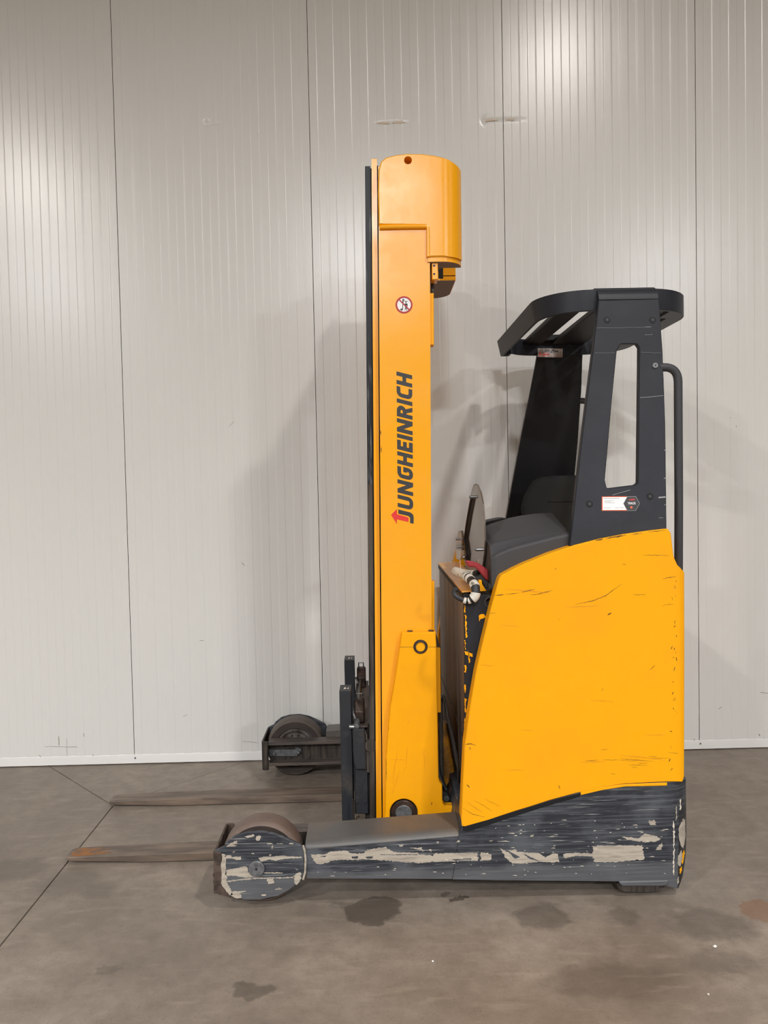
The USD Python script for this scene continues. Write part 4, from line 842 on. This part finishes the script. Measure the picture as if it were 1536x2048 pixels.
# TRADE sticker: white card with orange border, black hexagon badge
def pp(*q): return Polygon([pil(*a) for a in q])
st = obj('dealer_sticker', lean(prism(pp((1203.5, 993), (1254, 992.5), (1254, 1021.5), (1203.5, 1021.5)), -1.4008, -1.40, 0)), orange_print, T, 'white and orange dealer sticker with a black hexagon reading TRADE', smooth=False)
obj('card', lean(prism(pp((1205.2, 994.3), (1253.5, 994), (1253.5, 1020), (1205.2, 1020.2)), -1.4012, -1.4007, 0)), white_print, st, smooth=False)
hexo = [(1246.2, 1007.2), (1254, 993), (1271.5, 992.6), (1279.3, 1006.8), (1271.5, 1021.3), (1254, 1021.6)]
obj('badge_rim', lean(prism(pp(*hexo), -1.4014, -1.4009, 0)), grey_print, st, smooth=False)
hc_ = np.mean(hexo, 0); hexi = [tuple(hc_ + (np.array(q) - hc_) * .94) for q in hexo]
bd = obj('badge', lean(prism(pp(*hexi), -1.4018, -1.4013, 0)), dark_print, st, smooth=False)
def at_pil(px, py, h, word, length, m, parent, name='print', bold=True):
    b, e = np.array(pil(px, py)), np.array(pil(px + length, py - .4))
    d = (e - b) / np.linalg.norm(e - b); n_ = np.array([-d[1], d[0]])
    hh = h * 2.62 / FPX
    def place(v): return np.stack([b[0] + d[0] * v[:, 0] + n_[0] * v[:, 1], -1.4016 - v[:, 2] - .0004 * (parent == bd), b[1] + d[1] * v[:, 0] + n_[1] * v[:, 1]], 1)
    obj(name, lean(letters(word, hh, np.linalg.norm(e - b), 0, place, .0003, bold)), m, parent, smooth=False)
at_pil(1255, 1009, 4.6, 'TRADE', 16, white_print, bd, 'lettering')
rc_ = obj('red_spot', lean(disc(*pil(1262.3, 1014.7), -1.4022, -1.4017, .0042, 0, 20)), orange_print, bd)
obj('logo_line', lean(prism(pp((1257, 999.5), (1259, 998), (1269, 997), (1269.5, 1000.5), (1257.5, 1001)), -1.4022, -1.4017, 0)), dred_print, bd, smooth=False)
for (x, y, l) in ((1207, 996.6, 15), (1224, 996.4, 14), (1209, 1001, 17), (1209, 1003.4, 11), (1209, 1005.4, 21), (1207, 1015.5, 14), (1230, 1015.3, 8), (1240, 1015.2, 8)):
    seg_ = [pp((x + a, y), (x + a + 1.7, y), (x + a + 1.7, y + .75), (x + a, y + .75)) for a in np.arange(0, l, 2.1)]
    obj('print_line', lean(cat([prism(q, -1.4015, -1.4011, 0) for q in seg_])), dark_print if y < 1000 else grey_print, st, smooth=False)

# guard hoop: a ring of flat bar with rounded corners, slats across
gz0, gz1 = 2.058, 2.134
gx0_, gx1_, gy0, gy1 = 1.905, 2.487, -1.25, -.28
hoop = sbox(gx0_, gy0, gx1_, gy1).buffer(-.20).buffer(.20, quad_segs=14)
hoop = hoop.union(sbox(gx0_, YC, gx0_ + .05, gy1))              # front far corner is tight
inn = hoop.buffer(-.014)
gm = prism(hoop.difference(inn), gz0, gz1, .002, 'z'); v = np.array(gm.vertices)
k = np.clip((1.99 - v[:, 0]) / .08, 0, 1); v[:, 0] += .016 * k * (v[:, 2] < gz0 + .02)
gd = obj('guard_hoop', trimesh.Trimesh(v, gm.faces, process=False), charcoal, T, 'rounded charcoal hoop of the overhead guard', 40)
rearp = inn.intersection(sbox(gx1_ - .10, -2, 3, 0)).buffer(.004)
obj('rear_web', prism(rearp.difference(sbox(2.0, gy0 + .16, gx1_ - .07, gy1 - .16)), gz0, gz0 + .012, .002, 'z'), charcoal, gd)
for x0, x1, z0, z1 in ((2.025, 2.115, gz1 - .026, gz1 - .006), (2.165, 2.32, gz1 - .028, gz1 - .006), (2.36, 2.42, gz1 - .026, gz1 - .006)):
    q = inn.buffer(.003).intersection(sbox(x0, -2, x1, 0)); obj('roof_slat', prism(q, z0, z1, .004, 'z'), blackish, gd)
# label with the handwritten number on the far bar
GY = gy1 - .016
def gl(*q): return Polygon([pt(x, y, GY) for x, y in q])
lb = obj('number_label', prism(gl((1075.5, 696.5), (1125.5, 697.2), (1125, 714.8), (1075, 714)), GY - .0008, GY + .001, 0), label_m, T, 'white label with the handwritten number BM 2504', smooth=False)
def S(*q): return LineString([pt(1065 + x / 20.48, 685 + y / 20.48, GY) for x, y in q]).buffer(.0011)
hw = [S((495, 385), (530, 275)), S((530, 280), (575, 285), (560, 320), (525, 335), (565, 340), (575, 375), (535, 385)), S((600, 385), (625, 295), (640, 345), (672, 290), (685, 380)), S((775, 320), (800, 290), (825, 300), (820, 335), (740, 400), (815, 398)),
      S((890, 300), (845, 305), (840, 345), (870, 345), (880, 375), (840, 405)), S((925, 330), (910, 370), (925, 395), (955, 375), (955, 340), (925, 330)), S((1010, 330), (985, 385), (1040, 375)), S((1055, 340), (1020, 405))]
obj('handwriting', prism(unary_union(hw), GY - .0014, GY - .0006, 0), dark_print, lb, smooth=False)
def gq(x0, y0, x1, y1): return gl(*[(1065 + x / 20.48, 685 + y / 20.48) for x, y in ((x0, y0), (x1, y0), (x1, y1), (x0, y1))])
obj('red_print', cat([prism(q, GY - .0012, GY - .0006, 0) for q in (gq(395, 425, 680, 445), gq(395, 475, 680, 520), gq(240, 560, 1200, 570))] + [prism(gl(*[(1065 + x / 20.48, 685 + y / 20.48) for x, y in ((240, 500), (275, 450), (330, 430), (375, 450), (340, 510), (280, 515))]), GY - .0012, GY - .0006, 0)]), red_print, lb, smooth=False)
# grab handles
hpth = [(pt(x, y, -1.305)[0], -1.305, pt(x, y, -1.305)[1]) for x, y in [(1318, 735), (1356, 733), (1357.5, 1000), (1357, 1160)]]
both('grab_handle', tube(bend(hpth, .055, 9), .0148, 16), charcoal_pl, 'bent charcoal grab handle tube at the rear', 40)

# ---- cab: dashboard cowl, far cowl, seat, clear screen
CBY = -1.385
LOW = [(983, 1107, 1180), (989, 1107.5, 1180), (994, 1106.5, 1180), (1004, 1101.5, 1180), (1020, 1095, 1178), (1045, 1088, 1170), (1069, 1082, 1162), (1100, 1074, 1150), (1134, 1066, 1140), (1138.5, 1066, 1140)]
UP = {983: (1085, 1058), 989: (1084, 1054), 994: (1083, 1051), 1004: (1081, 1047), 1020: (1077.5, 1042.5), 1045: (1072, 1035), 1069: (1068, 1030.5), 1100: (1063, 1026.5), 1134: (1058.5, 1024.8), 1138.5: (1058, 1024.8)}
secs = []
for i, (px, ya, yb) in enumerate(LOW):
    x, za = pt(px, ya, CBY); zb_ = 1.21; zm = pt(px, UP[px][0], -1.34)[1]; zu = pt(px, UP[px][1], -1.12)[1]
    e = .010 if i == 0 else .004 if i == 1 else 0
    secs.append([(x, CBY + e, zb_ - .12), (x, CBY + e, za - .014 - e), (x, CBY + .003 + e, za - .005 - e), (x, CBY + .010 + e, za - e), (x, CBY + .022, za + .001 - e), (x, CBY + .034, zm - .006 - e), (x, CBY + .045, zm - e), (x, -1.17, zu - .012 - e), (x, -1.13, zu - e), (x, -1.10, zu - .004 - e), (x, -1.09, zu - .03), (x, -1.09, zb_ - .12)])
def loft_x(secs):
    n = len(secs[0]); V = np.array([p for s in secs for p in s], float); F = []; i = np.arange(n); j = (i + 1) % n
    for k in range(len(secs) - 1): F += [np.stack([i + k * n, i + k * n + n, j + k * n], 1), np.stack([j + k * n, i + k * n + n, j + k * n + n], 1)]
    for s, fl_ in ((0, 1), (len(secs) - 1, -1)):
        t = np.asarray(m3.triangulate([np.ascontiguousarray(V[s * n:s * n + n][:, 1:][::-1])])); t = n - 1 - t
        F.append((t if fl_ == 1 else t[:, ::-1]) + s * n)
    m = trimesh.Trimesh(V, np.concatenate(F), process=True)
    trimesh.repair.fix_normals(m)
    if m.volume < 0: m.invert()
    return m
obj('dashboard_cowl', loft_x(secs), charcoal_pl, T, 'grey moulded dashboard side cowl', 35)
q = rnd(out(-.36, (966, 1046), (985, 1041), (1003, 1037.5), (1015, 1037), (1022, 1043), (1023, 1100), (966, 1100)), .008)
obj('far_cowl', prism(q, -.36, -.2, .01), blackish, T, 'dark cowl on the far side of the cab')
q = rnd(out(-.44, (1047, 1080), (1046, 1015), (1052, 993), (1062, 974), (1070, 962), (1083, 954.5), (1110, 951), (1160, 950.5), (1185, 954), (1198, 965), (1206, 1000), (1207, 1080)), .02)
sb = prism(q, -.44, -.37, .018)
seat = obj('seat', sb, fabric, T, 'dark grey fabric seat back', 50)
obj('seat_seam', tube([(pt(x, y, -.441)[0], -.4415, pt(x, y, -.441)[1]) for x, y in [(1096, 1003), (1120, 1003), (1150, 1003), (1190, 1004)]], .0025, 6), blackish, seat)
obj('seat_shell', prism(q.buffer(-.02), -.372, -.34, .006), blackish, seat)
obj('seat_cushion', bx(1.95, 2.25, -.86, -.40, .93, 1.05, .03), fabric, T); obj('seat_post', bx(2.0, 2.2, -.78, -.44, .40, .94, .01), blackish, T)
# clear screen
SX = 1.683
def sx_(px, py):
    d = _w + (px - 768) / FPX * _r - (py - 1024) / FPX * _u
    p = CAM + d * (SX - CAM[0]) / d[0]; return (p[1], p[2])
scr = rnd(Polygon([sx_(*q) for q in [(951.5, 968.5), (956, 970), (962, 984), (967, 1008), (970, 1045), (970.5, 1080), (968.5, 1110), (963, 1152), (945, 1150), (934, 1135), (926, 1112), (927.5, 1085), (932, 1050), (938, 1015), (944, 985), (948, 971)]]), .01)
sc_ = obj('clear_screen', prism(scr, SX - .002, SX + .002, .0008, 'x'), acrylic, T, 'hazy clear plastic guard screen with a rounded top', 25)
rim = prism(scr.exterior.buffer(.0018), SX - .0022, SX + .0022, 0, 'x')
obj('screen_edge', rim, mat('smoked_edge', lin(92, 80, 72), .3), sc_)
def sp3(px, py, dx=-.008): y, z = sx_(px, py); return (SX + dx, y, z)
stay = [sp3(948, 994), sp3(941, 1030), sp3(933.5, 1076), sp3(938, 1108), sp3(937, 1122)]
obj('screen_stay', tube(np.array(stay), .0058, 8), cable_m, sc_, 'black bent stay rod')
for q in ((948.5, 994), (960.5, 1099), (934, 1114)):
    y, z = sx_(*q); obj('screen_bolt', trimesh.util.concatenate([tube([(SX - .016, y, z), (SX + .012, y, z)], .0065, 10), tube([(SX - .020, y, z), (SX - .016, y, z)], .0045, 8)]), steel, sc_)
brk = rnd(Polygon([sx_(*q) for q in [(924, 1062), (929, 1061), (931, 1075), (930, 1110), (927, 1120), (919, 1118), (918, 1100), (921, 1075)]]), .004)
bk_ = obj('screen_bracket', prism(brk, SX - .016, SX - .006, .001, 'x'), acrylic, sc_)
for q in ((923, 1078), (926, 1094)):
    y, z = sx_(*q); obj('bracket_bolt', tube([(SX - .026, y, z), (SX - .004, y, z)], .006, 8), steel, bk_)

# ---- the battery standing in the truck's frame, its cable on top
bxl = pt(928, 1300, -1.338)[0]
BAT = thing('battery', (1.75, -.765, .301), 'tall brown-stained steel battery box standing between the mast and the yellow body', 'battery')
BY0, BY1, BZ = -1.338, -.36, 1.052
obj('battery_case', bx(bxl, 1.90, BY0, BY1, .3015, BZ, .004), bat_m, BAT, 'stained steel battery case')
for z_ in (.52,): obj('case_seam', bx(bxl - .003, bxl + .004, BY0 + .01, BY1 - .01, z_, z_ + .006, .001), black_oil, BAT)
obj('overhang_shade', bx(bxl - .004, bxl + .02, BY0, BY1, BZ - .01, BZ + .010, .002), blackish, BAT, 'black strip standing for the shade under the cover board')  # shadow of the board overhang, put in as a black strip
zz = BZ + .010
obj('battery_cover', hexa([(bxl - .004, BY0 - .004, zz), (bxl - .004, BY1, zz), (bxl - .004, BY1, zz + .006), (bxl - .004, BY0 - .004, zz + .006)], [(bxl + .062, BY0 - .004, zz + .004), (bxl + .062, BY1, zz + .004), (bxl + .062, BY1, zz + .01), (bxl + .062, BY0 - .004, zz + .01)]), cover_m, BAT, 'orange cover board on the battery', False)
obj('cover_ridge', hexa([(bxl + .060, BY0 + .06, zz + .002), (bxl + .060, BY1 - .1, zz + .002), (bxl + .063, BY1 - .1, zz + .022), (bxl + .063, BY0 + .22, zz + .022)], [(bxl + .085, BY0 + .06, zz + .002), (bxl + .085, BY1 - .1, zz + .002), (bxl + .083, BY1 - .1, zz + .018), (bxl + .083, BY0 + .22, zz + .018)]), cover_m, BAT, None, False)
y_, z_ = -.86, zz + .02
obj('latch_tab', prism(Polygon([(y_, zz + .006), (y_ + .05, zz + .006), (y_ + .04, zz + .06), (y_ + .015, zz + .065)]), bxl + .045, bxl + .05, .001, 'x'), cover_m, BAT)
q = out(BY0, (953, 1183), (973, 1182), (964, 1168), (963, 1160), (957, 1160), (957, 1168)); obj('cover_foot', prism(q, BY0 - .003, BY0 + .012, .001), yellow, BAT, 'small yellow bracket at the battery edge')
CB = thing('battery_cable', (1.65, -1.32, 1.06), 'black battery cable wrapped in white tape, looping over the battery beside a red handle', 'cable')
def c3(px, py, Y): x, z = pt(px, py, Y); return (x, Y, z)
P1 = spline([c3(912, 1143, -1.16), c3(920, 1146, -1.22), c3(932, 1152, -1.29), c3(944, 1163, -1.36), c3(951, 1177, -1.395), c3(950.5, 1190, -1.400), c3(945, 1197, -1.398)], 60)
P2 = spline([c3(945, 1196, -1.396), c3(935, 1202, -1.392), c3(922, 1198, -1.389), c3(911, 1191, -1.385), c3(908, 1184, -1.375), c3(913, 1179, -1.365)], 40)
P3 = spline([c3(914, 1145, -1.15), c3(930, 1147, -1.20), c3(945, 1149, -1.25), c3(958, 1147, -1.28)], 24)
obj('cable_core', cat([tube(P1, .0155, 14), tube(P3, .0145, 12)]), cable_m, CB, 'black cable', 50)
obj('cable_core', tube(P2, .0095, 12), cable_m, CB, None, 50)
def rings(P, spans, r):
    for a, b in spans:
        i, j = int(a * (len(P) - 1)), max(int(b * (len(P) - 1)), int(a * (len(P) - 1)) + 2)
        obj('tape_wrap', tube(P[i:j + 1], r, 16), tape_m, CB, None, 50)
rings(P1, [(a, a + .043) for a in np.arange(0, .5, .05)] + [(.52, .575), (.62, .69), (.78, .85), (.93, 1)], .0172)
rings(P2, [(.12, .2), (.26, .36)], .0112); rings(P3, [(a, a + .09) for a in np.arange(.02, .9, .11)], .016)
RY = -1.335
rq = rnd(out(RY, (931, 1123), (937, 1121.5), (950, 1124.5), (962, 1129.5), (976.5, 1140), (977, 1160), (974, 1160.5), (970, 1157), (955, 1139), (949, 1134.5), (937, 1134)), .003)
obj('plug_handle', prism(rq, RY, RY + .03, .004), red_m, CB, 'dark red plug handle'); q = out(RY, (948, 1156), (966, 1150), (974, 1161), (978, 1164), (978, 1178), (973, 1178), (962, 1163), (950, 1164))
obj('plug_body', prism(q, RY + .012, RY + .045, .003), cable_m, CB)

# ---- small debris lying on the floor
def crumb(px, py, r, seed):
    x, y = fl(px, py); m = trimesh.creation.icosphere(1, r); v = np.array(m.vertices); rr = np.random.default_rng(seed)
    v *= (1, .8, .6); v += rr.normal(size=v.shape) * r * .18; v[:, 2] -= v[:, 2].min(); v += (x, y, .0002)
    return trimesh.Trimesh(v, m.faces, process=False)
for k, (px, py, r, lab) in enumerate([(1430, 1895, .0055, 'white crumb on the floor near the right edge, right of the others'), (865.5, 1924, .0035, 'tiny white crumb on the floor in front of the mast'), (1417, 1990, .003, 'tiny pale crumb near the bottom right corner')]):
    obj('paint_crumb', crumb(px, py, r, k), chip_m, '/World', lab, False, category='debris')
